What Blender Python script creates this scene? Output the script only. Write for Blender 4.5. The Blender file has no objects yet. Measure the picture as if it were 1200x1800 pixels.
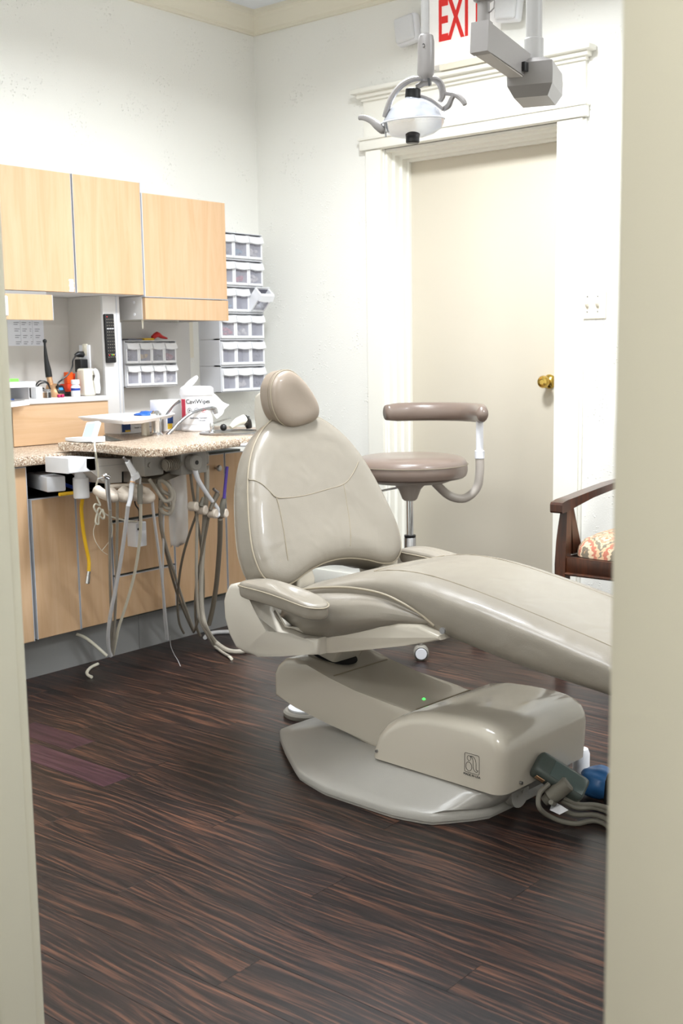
import bpy, bmesh, math, random
from mathutils import Vector, Matrix
random.seed(7)
PI = math.pi
S = bpy.context.scene
C = S.collection

# ---------------------------------------------------------------- camera
cd = bpy.data.cameras.new('camera'); cam = bpy.data.objects.new('camera', cd); C.objects.link(cam)
cam.location = (4.033, -4.25, 1.16)
cam.rotation_mode = 'XYZ'
cam.matrix_world = Matrix.Translation((4.033, -4.25, 1.16)) @ Matrix.Rotation(math.radians(39.6526), 4, 'Z') @ Matrix.Rotation(math.radians(82.1132), 4, 'X') @ Matrix.Rotation(math.radians(-.8402), 4, 'Z')
cd.sensor_fit = 'VERTICAL'; cd.sensor_height = 36.0; cd.lens = 2011.8 * 36.0 / 1800.0
cd.dof.use_dof = True; cd.dof.focus_distance = 3.1; cd.dof.aperture_fstop = 7.0
cd.clip_start = .02
S.camera = cam

# ---------------------------------------------------------------- world, lights, exposure
w = bpy.data.worlds.new('world'); S.world = w; w.use_nodes = True
w.node_tree.nodes['Background'].inputs[0].default_value = (1, 1, 1, 1)
w.node_tree.nodes['Background'].inputs[1].default_value = .1
S.view_settings.view_transform = 'Standard'; S.view_settings.look = 'None'
S.view_settings.exposure = .22; S.view_settings.gamma = 1; S.view_settings.use_curve_mapping = False

def area(name, loc, sx, sy, power, color=(1, .985, .96), spread=180):
    l = bpy.data.lights.new(name, 'AREA'); l.shape = 'RECTANGLE'; l.size = sx; l.size_y = sy
    l.energy = power; l.color = color; l.spread = math.radians(spread)
    o = bpy.data.objects.new(name, l); C.objects.link(o); o.location = loc
    return o
area('ceiling_and_fill_light', (1.75, -1.25, 2.775), .35, .35, 60, color=(.93, .97, 1), spread=158)
area('ceiling_and_fill_light', (3.95, -1.2, 2.775), .35, .35, 40, color=(.93, .97, 1), spread=158)
area('ceiling_and_fill_light', (2.1, -2.5, 2.775), 1.0, .6, 26, color=(.93, .97, 1), spread=158)  # fill added near the front wall to lift sides facing the camera
area('hall_panel_light', (4.35, -4.9, 2.775), .8, .5, 44, color=(.97, .98, 1), spread=175)

# ---------------------------------------------------------------- materials
def lin(r, g, b):
    f = lambda c: ((c/255 + .055)/1.055)**2.4 if c > 10.31 else c/255/12.92
    return (f(r), f(g), f(b), 1)
def newmat(name):
    m = bpy.data.materials.new(name); m.use_nodes = True
    return m, m.node_tree.nodes, m.node_tree.links, m.node_tree.nodes['Principled BSDF']
def mat(name, col, rough=.5, metal=0, var=.06, vscale=8, bump=0, bscale=200, soft=0, spec=.5, coat=0, emit=None, trans=0, ior=1.45, alpha=1):
    m, N, L, b = newmat(name)
    c = lin(*col)
    b.inputs['Roughness'].default_value = rough; b.inputs['Metallic'].default_value = metal
    b.inputs['Specular IOR Level'].default_value = spec; b.inputs['Coat Weight'].default_value = coat
    b.inputs['IOR'].default_value = ior
    tc = N.new('ShaderNodeTexCoord'); nz = N.new('ShaderNodeTexNoise'); nz.inputs['Scale'].default_value = vscale; nz.inputs['Detail'].default_value = 3
    L.new(tc.outputs['Object'], nz.inputs['Vector'])
    mx = N.new('ShaderNodeMix'); mx.data_type = 'RGBA'
    mx.inputs[6].default_value = tuple(v*(1-var) for v in c[:3]) + (1,); mx.inputs[7].default_value = tuple(min(1, v*(1+var)) for v in c[:3]) + (1,)
    L.new(nz.outputs['Fac'], mx.inputs[0]); L.new(mx.outputs[2], b.inputs['Base Color'])
    if bump:
        n2 = N.new('ShaderNodeTexNoise'); n2.inputs['Scale'].default_value = bscale; n2.inputs['Detail'].default_value = 2
        L.new(tc.outputs['Object'], n2.inputs['Vector'])
        bp = N.new('ShaderNodeBump'); bp.inputs['Strength'].default_value = bump; bp.inputs['Distance'].default_value = .002
        L.new(n2.outputs['Fac'], bp.inputs['Height']); L.new(bp.outputs['Normal'], b.inputs['Normal'])
        if soft:      # broad, shallow creases of stretched upholstery
            n3 = N.new('ShaderNodeTexNoise'); n3.inputs['Scale'].default_value = 11; n3.inputs['Detail'].default_value = 1; n3.inputs['Distortion'].default_value = .6
            L.new(tc.outputs['Object'], n3.inputs['Vector'])
            b3 = N.new('ShaderNodeBump'); b3.inputs['Strength'].default_value = soft; b3.inputs['Distance'].default_value = .012
            L.new(n3.outputs['Fac'], b3.inputs['Height']); L.new(b3.outputs['Normal'], bp.inputs['Normal'])
    if emit:
        b.inputs['Emission Color'].default_value = lin(*emit[:3]); b.inputs['Emission Strength'].default_value = emit[3]
    if trans: b.inputs['Transmission Weight'].default_value = trans
    if alpha < 1: b.inputs['Alpha'].default_value = alpha
    return m

def wall_mat(name, col):
    m, N, L, b = newmat(name); c = lin(*col)
    b.inputs['Roughness'].default_value = .62
    tc = N.new('ShaderNodeTexCoord')
    nz = N.new('ShaderNodeTexNoise'); nz.inputs['Scale'].default_value = 1.4
    L.new(tc.outputs['Object'], nz.inputs['Vector'])
    mx = N.new('ShaderNodeMix'); mx.data_type = 'RGBA'
    mx.inputs[6].default_value = tuple(v*.98 for v in c[:3]) + (1,); mx.inputs[7].default_value = tuple(min(1, v*1.02) for v in c[:3]) + (1,)
    L.new(nz.outputs['Fac'], mx.inputs[0]); L.new(mx.outputs[2], b.inputs['Base Color'])
    # orange-peel spray with scattered knock-down spatters
    v = N.new('ShaderNodeTexVoronoi'); v.inputs['Scale'].default_value = 75; L.new(tc.outputs['Object'], v.inputs['Vector'])
    r1 = N.new('ShaderNodeMapRange'); r1.inputs[1].default_value = .12; r1.inputs[2].default_value = .3; r1.inputs[3].default_value = 1; r1.inputs[4].default_value = 0
    L.new(v.outputs['Distance'], r1.inputs[0])
    big = N.new('ShaderNodeTexNoise'); big.inputs['Scale'].default_value = 6; big.inputs['Detail'].default_value = 2; L.new(tc.outputs['Object'], big.inputs['Vector'])
    r2 = N.new('ShaderNodeMapRange'); r2.inputs[1].default_value = .5; r2.inputs[2].default_value = .66; L.new(big.outputs['Fac'], r2.inputs[0])
    mu = N.new('ShaderNodeMath'); mu.operation = 'MULTIPLY'; L.new(r1.outputs[0], mu.inputs[0]); L.new(r2.outputs[0], mu.inputs[1])
    fine = N.new('ShaderNodeTexNoise'); fine.inputs['Scale'].default_value = 160; L.new(tc.outputs['Object'], fine.inputs['Vector'])
    ad = N.new('ShaderNodeMath'); ad.operation = 'MULTIPLY_ADD'; ad.inputs[1].default_value = .25
    L.new(fine.outputs['Fac'], ad.inputs[0]); L.new(mu.outputs[0], ad.inputs[2])
    bp = N.new('ShaderNodeBump'); bp.inputs['Strength'].default_value = .6; bp.inputs['Distance'].default_value = .0045
    L.new(ad.outputs[0], bp.inputs['Height']); L.new(bp.outputs['Normal'], b.inputs['Normal'])
    return m

def wood_mat(name, cols, scale=(14, 14, 1.2), rough=.4, bumpy=.05, distort=1.0, coat=0):
    """grain runs along object Z (scale small) unless another scale is given"""
    m, N, L, b = newmat(name)
    tc = N.new('ShaderNodeTexCoord'); mp = N.new('ShaderNodeMapping'); mp.inputs['Scale'].default_value = scale
    L.new(tc.outputs['Object'], mp.inputs['Vector'])
    n1 = N.new('ShaderNodeTexNoise'); n1.inputs['Scale'].default_value = 1.6; n1.inputs['Detail'].default_value = 6; n1.inputs['Roughness'].default_value = .62; n1.inputs['Distortion'].default_value = distort
    L.new(mp.outputs[0], n1.inputs['Vector'])
    cr = N.new('ShaderNodeValToRGB'); e = cr.color_ramp.elements
    e[0].position = .3; e[0].color = lin(*cols[0]); e[1].position = .7; e[1].color = lin(*cols[-1])
    for i, c in enumerate(cols[1:-1]):
        k = e.new(.3 + .4*(i+1)/(len(cols)-1)); k.color = lin(*c)
    L.new(n1.outputs['Fac'], cr.inputs[0]); L.new(cr.outputs[0], b.inputs['Base Color'])
    b.inputs['Roughness'].default_value = rough; b.inputs['Coat Weight'].default_value = coat; b.inputs['Coat Roughness'].default_value = .2
    bp = N.new('ShaderNodeBump'); bp.inputs['Strength'].default_value = bumpy; bp.inputs['Distance'].default_value = .001
    L.new(n1.outputs['Fac'], bp.inputs['Height']); L.new(bp.outputs['Normal'], b.inputs['Normal'])
    return m

def plank_mat(name, dark, mid, light, purple=False):
    m, N, L, b = newmat(name)
    tc = N.new('ShaderNodeTexCoord'); oi = N.new('ShaderNodeObjectInfo')
    off = N.new('ShaderNodeVectorMath'); off.operation = 'MULTIPLY_ADD'
    cx = N.new('ShaderNodeCombineXYZ'); L.new(oi.outputs['Random'], cx.inputs[0]); L.new(oi.outputs['Random'], cx.inputs[1])
    off.inputs[1].default_value = (37, 91, 0); L.new(cx.outputs[0], off.inputs[0]); L.new(tc.outputs['Object'], off.inputs[2])
    # slow warp bends the rings into cathedral figures
    wv = N.new('ShaderNodeMapping'); wv.inputs['Scale'].default_value = (2.2, 7, 1); L.new(off.outputs[0], wv.inputs['Vector'])
    wn = N.new('ShaderNodeTexNoise'); wn.inputs['Scale'].default_value = .8; wn.inputs['Detail'].default_value = 1.5; L.new(wv.outputs[0], wn.inputs['Vector'])
    sep = N.new('ShaderNodeSeparateXYZ'); L.new(off.outputs[0], sep.inputs[0])
    ma = N.new('ShaderNodeMath'); ma.operation = 'MULTIPLY_ADD'; ma.inputs[1].default_value = .10
    L.new(wn.outputs['Fac'], ma.inputs[0]); L.new(sep.outputs[1], ma.inputs[2])
    xs = N.new('ShaderNodeMath'); xs.operation = 'MULTIPLY'; xs.inputs[1].default_value = .035; L.new(sep.outputs[0], xs.inputs[0])
    cmb = N.new('ShaderNodeCombineXYZ'); L.new(xs.outputs[0], cmb.inputs[0]); L.new(ma.outputs[0], cmb.inputs[1])
    g1 = N.new('ShaderNodeTexNoise'); g1.inputs['Scale'].default_value = 85; g1.inputs['Detail'].default_value = 4; g1.inputs['Roughness'].default_value = .6; L.new(cmb.outputs[0], g1.inputs['Vector'])
    fm = N.new('ShaderNodeMapping'); fm.inputs['Scale'].default_value = (9, 330, 1); L.new(off.outputs[0], fm.inputs['Vector'])
    g2 = N.new('ShaderNodeTexNoise'); g2.inputs['Scale'].default_value = 1; g2.inputs['Detail'].default_value = 3; L.new(fm.outputs[0], g2.inputs['Vector'])
    mixf = N.new('ShaderNodeMath'); mixf.operation = 'MULTIPLY_ADD'; mixf.inputs[1].default_value = .35
    L.new(g2.outputs['Fac'], mixf.inputs[0]); L.new(g1.outputs['Fac'], mixf.inputs[2])
    cr = N.new('ShaderNodeValToRGB'); e = cr.color_ramp.elements
    e[0].position = .52; e[0].color = lin(*dark); e[1].position = .90; e[1].color = lin(*light)
    k = e.new(.68); k.color = lin(*mid)
    L.new(mixf.outputs[0], cr.inputs[0])
    hv = N.new('ShaderNodeMix'); hv.data_type = 'RGBA'; hv.blend_type = 'MULTIPLY'; hv.inputs[0].default_value = .8
    vr = N.new('ShaderNodeMapRange'); vr.inputs[3].default_value = .8; vr.inputs[4].default_value = 1.12; L.new(oi.outputs['Random'], vr.inputs[0])
    cc = N.new('ShaderNodeCombineColor'); [L.new(vr.outputs[0], cc.inputs[i]) for i in range(3)]
    L.new(cr.outputs[0], hv.inputs[6]); L.new(cc.outputs[0], hv.inputs[7]); L.new(hv.outputs[2], b.inputs['Base Color'])
    b.inputs['Specular IOR Level'].default_value = .4
    rr = N.new('ShaderNodeMapRange'); rr.inputs[3].default_value = .26; rr.inputs[4].default_value = .44
    gn = N.new('ShaderNodeTexNoise'); gn.inputs['Scale'].default_value = 5; gn.inputs['Detail'].default_value = 4; L.new(tc.outputs['Object'], gn.inputs['Vector'])
    L.new(gn.outputs['Fac'], rr.inputs[0]); L.new(rr.outputs[0], b.inputs['Roughness'])
    bp = N.new('ShaderNodeBump'); bp.inputs['Strength'].default_value = .12; bp.inputs['Distance'].default_value = .001
    L.new(g2.outputs['Fac'], bp.inputs['Height']); L.new(bp.outputs['Normal'], b.inputs['Normal'])
    return m

def speckle_mat(name):
    m, N, L, b = newmat(name)
    tc = N.new('ShaderNodeTexCoord')
    v = N.new('ShaderNodeTexVoronoi'); v.inputs['Scale'].default_value = 300; L.new(tc.outputs['Object'], v.inputs['Vector'])
    sep = N.new('ShaderNodeSeparateColor'); L.new(v.outputs['Color'], sep.inputs[0])
    cr = N.new('ShaderNodeValToRGB'); cr.color_ramp.interpolation = 'CONSTANT'; e = cr.color_ramp.elements
    e[0].position = 0; e[0].color = lin(196, 178, 158); e[1].position = .38; e[1].color = lin(172, 148, 126)
    for p, c in ((.62, (238, 230, 216)), (.76, (150, 122, 98)), (.9, (110, 88, 72))):
        k = e.new(p); k.color = lin(*c)
    L.new(sep.outputs[0], cr.inputs[0]); L.new(cr.outputs[0], b.inputs['Base Color'])
    b.inputs['Roughness'].default_value = .33
    return m

def tapestry_mat(name):
    m, N, L, b = newmat(name)
    tc = N.new('ShaderNodeTexCoord'); mp = N.new('ShaderNodeMapping'); mp.inputs['Scale'].default_value = (7.5, 9, 9); mp.inputs['Location'].default_value = (.5, .5, 0)
    L.new(tc.outputs['Object'], mp.inputs['Vector'])
    fr = N.new('ShaderNodeVectorMath'); fr.operation = 'FRACTION'; L.new(mp.outputs[0], fr.inputs[0])
    sb = N.new('ShaderNodeVectorMath'); sb.operation = 'SUBTRACT'; sb.inputs[1].default_value = (.5, .5, .5); L.new(fr.outputs[0], sb.inputs[0])
    ab = N.new('ShaderNodeVectorMath'); ab.operation = 'ABSOLUTE'; L.new(sb.outputs[0], ab.inputs[0])
    sp = N.new('ShaderNodeSeparateXYZ'); L.new(ab.outputs[0], sp.inputs[0])
    ad = N.new('ShaderNodeMath'); ad.operation = 'ADD'; L.new(sp.outputs[0], ad.inputs[0]); L.new(sp.outputs[1], ad.inputs[1])
    nz = N.new('ShaderNodeTexNoise'); nz.inputs['Scale'].default_value = 90; L.new(tc.outputs['Object'], nz.inputs['Vector'])
    a2 = N.new('ShaderNodeMath'); a2.operation = 'MULTIPLY_ADD'; a2.inputs[1].default_value = .3; L.new(nz.outputs['Fac'], a2.inputs[0]); L.new(ad.outputs[0], a2.inputs[2])
    cr = N.new('ShaderNodeValToRGB'); cr.color_ramp.interpolation = 'CONSTANT'; e = cr.color_ramp.elements
    seq = [(0, (198, 124, 92)), (.22, (214, 190, 160)), (.30, (196, 136, 112)), (.40, (206, 180, 150)), (.50, (128, 120, 104)), (.58, (212, 176, 142)), (.66, (186, 116, 96)), (.78, (212, 190, 160)), (.88, (122, 112, 96)), (1.0, (196, 156, 120))]
    e[0].position = 0; e[0].color = lin(*seq[0][1]); e[1].position = seq[1][0]; e[1].color = lin(*seq[1][1])
    for p, c in seq[2:]:
        k = e.new(p); k.color = lin(*c)
    L.new(a2.outputs[0], cr.inputs[0]); L.new(cr.outputs[0], b.inputs['Base Color'])
    b.inputs['Roughness'].default_value = .9
    bp = N.new('ShaderNodeBump'); bp.inputs['Strength'].default_value = .4; bp.inputs['Distance'].default_value = .001
    L.new(nz.outputs['Fac'], bp.inputs['Height']); L.new(bp.outputs['Normal'], b.inputs['Normal'])
    return m

M = dict(
    wall=wall_mat('wall_paint', (243, 242, 236)),
    ceiling=mat('ceiling_paint', (240, 243, 248), .8, bump=.3, bscale=60),
    trim=mat('cream_trim_paint', (243, 241, 232), .42, var=.01),
    crown=mat('crown_paint', (236, 230, 212), .5, var=.01),
    door=mat('beige_door_paint', (212, 204, 188), .5, var=.015, vscale=2),
    jamb=mat('hall_frame_paint', (201, 198, 181), .5, var=.015, bump=.1, bscale=90),
    hall=mat('hall_paint', (222, 217, 204), .7),
    plank=plank_mat('dark_rosewood_plank', (14, 11, 13), (36, 26, 25), (102, 67, 51)),
    plank_purple=plank_mat('worn_plum_plank', (42, 26, 32), (58, 34, 43), (80, 54, 60)),
    subfloor=mat('subfloor', (16, 11, 10), .8),
    maple=wood_mat('maple_laminate', [(197, 160, 122), (204, 169, 133), (210, 178, 144)], (16, 16, 1.1), .42, .03),
    maple_h=wood_mat('maple_laminate_across', [(197, 160, 122), (204, 169, 133), (210, 178, 144)], (16, 1.1, 16), .42, .03),
    chairwood=wood_mat('walnut_stain', [(38, 20, 12), (64, 34, 20), (88, 48, 27)], (20, 20, 2.5), .3, .05, coat=.4),
    band=mat('grey_edge_band', (196, 198, 204), .4),
    greylam=mat('light_grey_laminate', (214, 212, 211), .5, var=.03, bump=.05, bscale=300),
    greylamd=mat('grey_backing_panel', (198, 193, 187), .6, var=.03),
    toe=mat('grey_toe_kick', (142, 142, 142), .55, var=.04),
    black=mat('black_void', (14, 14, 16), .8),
    blackp=mat('black_plastic', (26, 26, 28), .35),
    speckle=speckle_mat('speckled_laminate'),
    vinyl=mat('taupe_vinyl', (132, 125, 114), .36, var=.09, vscale=5, soft=.35, bump=.12, bscale=420, coat=.12),
    vinylh=mat('darker_taupe_vinyl', (138, 125, 112), .38, var=.05, vscale=6, bump=.12, bscale=420, coat=.1),
    piping=mat('taupe_piping', (150, 140, 122), .5),
    seam=mat('seam_thread', (134, 124, 106), .7),
    beigep=mat('beige_enamel', (186, 179, 166), .2, var=.03, vscale=5, coat=.5),
    shell=mat('pale_beige_enamel', (190, 184, 173), .27, var=.02, coat=.2),
    basep=mat('grey_beige_base_enamel', (158, 155, 149), .3, var=.04, bump=.15, bscale=500, coat=.1),
    stoolv=mat('mauve_brown_vinyl', (122, 107, 98), .3, var=.06, vscale=10, bump=.08, bscale=300, coat=.25),
    stoolp=mat('stool_grey_plastic', (176, 168, 160), .4),
    chrome=mat('chrome', (215, 217, 220), .12, 1, var=.01),
    steel=mat('brushed_steel', (170, 170, 172), .3, 1),
    brass=mat('polished_brass', (214, 182, 96), .16, 1, var=.02),
    white=mat('white_plastic', (238, 239, 243), .38, var=.01),
    whiteg=mat('white_grey_plastic', (220, 221, 226), .4, var=.01),
    ivory=mat('ivory_plastic', (236, 230, 214), .35, var=.01),
    lampg=mat('lamp_grey_enamel', (136, 132, 130), .35, var=.01),
    lampw=mat('white_grey_tube_enamel', (162, 160, 158), .3, var=.01),
    hoseg=mat('grey_hose', (162, 155, 143), .5, var=.06, vscale=30),
    hosed=mat('dark_taupe_hose', (112, 104, 92), .5, var=.06, vscale=30),
    hosew=mat('pale_hose', (212, 212, 214), .42, var=.03),
    hosec=mat('cream_hose', (224, 219, 202), .42, var=.03),
    holder=mat('holder_beige_plastic', (206, 194, 180), .42, var=.03),
    yellow=mat('yellow_hose', (238, 190, 40), .45),
    blue=mat('blue_cable', (30, 60, 150), .5),
    bluebag=mat('blue_film', (44, 100, 190), .35, var=.15, vscale=25),
    bluerag=mat('blue_glove_vinyl', (52, 104, 160), .35, var=.25, vscale=30),
    paper=mat('white_paper', (240, 240, 242), .85, bump=.1, bscale=60),
    sheet=mat('printed_sheet', (216, 216, 222), .8),
    ink=mat('grey_ink', (120, 120, 128), .8),
    inkd=mat('dark_ink', (40, 40, 46), .8),
    inkr=mat('red_ink', (206, 60, 84), .6),
    inkb=mat('navy_ink', (40, 70, 130), .6),
    exitred=mat('exit_red', (214, 48, 44), .45, emit=(214, 40, 36, .25)),
    exitw=mat('exit_sign_white', (244, 242, 240), .4, emit=(250, 246, 240, .22)),
    orange=mat('orange_plastic', (232, 92, 30), .4),
    orangered=mat('orange_red_plastic', (214, 62, 30), .4),
    magenta=mat('magenta_plastic', (190, 40, 96), .35),
    purplep=mat('purple_plastic', (84, 62, 156), .35),
    gold=mat('rose_gold', (214, 170, 130), .3, .6),
    green=mat('green_card', (130, 220, 90), .7),
    glassc=mat('clear_glass', (245, 248, 250), .03, trans=1, ior=1.45, var=0),
    lens=mat('prismatic_lens', (240, 241, 243), .18, trans=.1, bump=.8, bscale=260),
    lampglass=mat('lamp_shield_plastic', (250, 250, 252), .05, trans=1, ior=1.15, var=0),
    chromed=mat('darker_chrome', (168, 170, 174), .16, 1, var=.02),
    reflector=mat('dichroic_reflector', (232, 236, 246), .16, .55, var=.05, vscale=12),
    smoke=mat('smoky_bin_window', (124, 124, 136), .25, var=.12, vscale=40),
    film=mat('clear_plastic_sleeve', (236, 235, 234), .25, var=.06, vscale=12, alpha=.6),
    plugd=mat('grey_green_moulded_plastic', (72, 80, 76), .4, var=.15, vscale=30),
    plugg=mat('warm_grey_connector', (112, 108, 98), .5),
    adapterwin=mat('dull_clear_window', (84, 96, 94), .15, coat=.4),
    screen=mat('pale_cyan_display', (190, 226, 236), .3),
    bluescreen=mat('blue_display', (40, 110, 190), .3, emit=(60, 150, 230, .8)),
    led=mat('green_indicator', (40, 190, 60), .3, emit=(60, 255, 80, 3)),
    foil=mat('grey_foil', (120, 126, 124), .3, .5),
    tape=tapestry_mat('tapestry_upholstery'),
    rubber=mat('grey_rubber', (128, 124, 116), .6),
    redstuff=mat('red_supplies', (200, 50, 50), .5),
    yellowstuff=mat('yellow_supplies', (236, 196, 60), .5),
    darkstuff=mat('dark_supplies', (60, 64, 56), .5, var=.3, vscale=80),
    tealstuff=mat('teal_supplies', (70, 150, 180), .5, var=.2, vscale=60),
    creamstuff=mat('cream_supplies', (234, 228, 220), .6, var=.1, vscale=80),
)

# ---------------------------------------------------------------- mesh builder
class B:
    def __init__(s): s.bm = bmesh.new()
    def box(s, lo, hi, bevel=0, seg=2, rot=None, piv=None):
        lo, hi = Vector(lo), Vector(hi)
        c = (lo+hi)/2; d = hi-lo
        r = bmesh.ops.create_cube(s.bm, size=1)
        bmesh.ops.scale(s.bm, vec=d, verts=r['verts']); bmesh.ops.translate(s.bm, vec=c, verts=r['verts'])
        vs = r['verts']
        if bevel:
            es = {e for v in vs for e in v.link_edges}
            out = bmesh.ops.bevel(s.bm, geom=list(es), offset=bevel, segments=seg, profile=.5, affect='EDGES')
            vs = list({v for f in out['faces'] for v in f.verts} | {v for v in vs if v.is_valid})
        if rot is not None:
            bmesh.ops.rotate(s.bm, cent=Vector(piv) if piv is not None else c, matrix=rot, verts=[v for v in vs if v.is_valid])
        return s
    def ring(s, pts): return [s.bm.verts.new(p) for p in pts]
    def bridge(s, a, b):
        n = len(a)
        for i in range(n):
            try: s.bm.faces.new((a[i], a[(i+1) % n], b[(i+1) % n], b[i]))
            except ValueError: pass
    def cap(s, a, flip=False):
        try: s.bm.faces.new(a[::-1] if flip else a)
        except ValueError: pass
    def loft(s, rings, caps=(1, 1)):
        R = [s.ring(r) for r in rings]
        for a, b in zip(R, R[1:]): s.bridge(a, b)
        if caps[0]: s.cap(R[0], True)
        if caps[1]: s.cap(R[-1])
        return s
    def prism(s, pts, axis, a, b, bevel=0, seg=3):
        """pts 2-D polygon; axis is the extrusion axis; a,b its limits"""
        ix = 'xyz'.index(axis)
        def mk(p, t):
            q = list(p); q.insert(ix, t); return q
        A = s.ring([mk(p, a) for p in pts]); D = s.ring([mk(p, b) for p in pts])
        s.bridge(A, D); s.cap(A, True); s.cap(D)
        if bevel:
            es = [e for L_ in (A, D) for i in range(len(L_)) for e in [s.bm.edges.get((L_[i], L_[(i+1) % len(L_)]))] if e]
            bmesh.ops.bevel(s.bm, geom=es, offset=bevel, segments=seg, profile=.5, affect='EDGES')
        return s
    def tube(s, pts, r, seg=8, sub=0, closed=False, flat=None):
        pts = [Vector(p) for p in pts]
        rr = r if isinstance(r, (list, tuple)) else [r]*len(pts)
        if sub:
            P, Q = [], []
            n = len(pts); rng = n if closed else n-1
            for i in range(rng):
                g = lambda k: pts[k % n] if closed else pts[max(0, min(n-1, k))]
                p0, p1, p2, p3 = g(i-1), g(i), g(i+1), g(i+2)
                for j in range(sub):
                    t = j/sub
                    P.append(.5*((2*p1)+(-p0+p2)*t+(2*p0-5*p1+4*p2-p3)*t*t+(-p0+3*p1-3*p2+p3)*t**3))
                    Q.append(rr[i]*(1-t)+rr[(i+1) % n]*t)
            if not closed: P.append(pts[-1]); Q.append(rr[-1])
            pts, rr = P, Q
        n = len(pts); rings = []; up = None
        for i in range(n):
            if closed: t = pts[(i+1) % n]-pts[i-1]
            else: t = pts[min(n-1, i+1)]-pts[max(0, i-1)]
            if t.length < 1e-9: t = Vector((0, 0, 1))
            t.normalize()
            if up is None:
                up = Vector((0, 0, 1)) if abs(t.z) < .9 else Vector((1, 0, 0))
            up = (up - t*up.dot(t)); up.normalize(); sd = t.cross(up)
            fa, fb = flat if flat else (1, 1)
            rings.append([pts[i]+(up*math.cos(a)*fb+sd*math.sin(a)*fa)*rr[i] for a in [2*PI*k/seg for k in range(seg)]])
        R = [s.ring(q) for q in rings]
        for a, b in zip(R, R[1:]): s.bridge(a, b)
        if closed: s.bridge(R[-1], R[0])
        else: s.cap(R[0], True); s.cap(R[-1])
        return s
    def lathe(s, prof, o=(0, 0, 0), axis=(0, 0, 1), seg=24, sx=1, sy=1):
        """prof: list of (radius, height)"""
        ax = Vector(axis).normalized(); q = Vector((0, 0, 1)).rotation_difference(ax); o = Vector(o)
        R = []
        for r, h in prof:
            r = max(r, 1e-4)
            R.append(s.ring([o + q @ Vector((r*math.cos(2*PI*k/seg)*sx, r*math.sin(2*PI*k/seg)*sy, h)) for k in range(seg)]))
        for a, b in zip(R, R[1:]): s.bridge(a, b)
        s.cap(R[0], True); s.cap(R[-1])
        return s
    def cyl(s, p0, p1, r, r1=None, seg=16, bev=0):
        p0, p1 = Vector(p0), Vector(p1); h = (p1-p0).length; r1 = r if r1 is None else r1
        if bev: prof = [(r-bev, 0), (r, bev), (r1, h-bev), (r1-bev, h)]
        else: prof = [(r, 0), (r1, h)]
        return s.lathe(prof, p0, p1-p0, seg)
    def ball(s, c, r, seg=12, sc=(1, 1, 1)):
        x = bmesh.ops.create_uvsphere(s.bm, u_segments=seg, v_segments=max(6, seg*2//3), radius=1)
        bmesh.ops.scale(s.bm, vec=(r*sc[0], r*sc[1], r*sc[2]), verts=x['verts']); bmesh.ops.translate(s.bm, vec=c, verts=x['verts'])
        return s

WORLD = {}
def props(o, label=None, cat=None, group=None, kind=None):
    if label: o['label'] = label
    if cat: o['category'] = cat
    if group: o['group'] = group
    if kind: o['kind'] = kind
    return o
def thing(name, label, cat, loc=(0, 0, 0), rz=0, group=None, local=False):
    o = bpy.data.objects.new(name, None); C.objects.link(o); o.empty_display_size = .05
    o.location = loc; o.rotation_euler = (0, 0, rz)
    WORLD[o.name] = Matrix() if local else Matrix.Translation(loc) @ Matrix.Rotation(rz, 4, 'Z')
    return props(o, label, cat, group)
def obj(name, b, m, parent=None, smooth=True, sub=0, label=None, kind=None, angle=35):
    me = bpy.data.meshes.new(name)
    bmesh.ops.recalc_face_normals(b.bm, faces=b.bm.faces)
    b.bm.to_mesh(me); b.bm.free()
    o = bpy.data.objects.new(name, me); C.objects.link(o)
    me.materials.append(M[m] if isinstance(m, str) else m)
    Wm = Matrix()
    if parent is not None:
        Wm = WORLD.get(parent.name, Matrix()); me.transform(Wm.inverted()); o.parent = parent
    WORLD[o.name] = Wm
    if smooth:
        me.polygons.foreach_set('use_smooth', [True]*len(me.polygons))
        me.set_sharp_from_angle(angle=math.radians(angle))
    if sub:
        md = o.modifiers.new('subsurf', 'SUBSURF'); md.levels = sub; md.render_levels = sub
        if smooth: me.polygons.foreach_set('use_smooth', [True]*len(me.polygons))
    return props(o, label, None, None, kind)
def single(name, b, m, label, cat, group=None, **k):
    o = obj(name, b, m, None, **k); return props(o, label, cat, group)
def struct(name, b, m, **k): return obj(name, b, m, None, kind='structure', **k)
def text(body, size, m, mtx, parent, name='lettering', depth=.0006, bold=0, align='CENTER', sx=1):
    cu = bpy.data.curves.new('t', 'FONT'); cu.body = body; cu.size = size; cu.extrude = depth; cu.offset = bold; cu.align_x = align; cu.align_y = 'CENTER'
    to = bpy.data.objects.new('t', cu); C.objects.link(to)
    me = bpy.data.meshes.new_from_object(to); bpy.data.objects.remove(to)
    me.transform(mtx @ Matrix.Diagonal((sx, 1, 1, 1)))
    o = bpy.data.objects.new(name, me); C.objects.link(o); me.materials.clear(); me.materials.append(M[m])
    if parent is not None:
        Wm = WORLD.get(parent.name, Matrix()); me.transform(Wm.inverted()); o.parent = parent
    return o
def frame(o, x, y):
    """matrix whose local x,y axes are the given directions, origin o"""
    x = Vector(x).normalized(); y = Vector(y).normalized(); z = x.cross(y)
    return Matrix(((x.x, y.x, z.x, o[0]), (x.y, y.y, z.y, o[1]), (x.z, y.z, z.z, o[2]), (0, 0, 0, 1)))
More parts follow.
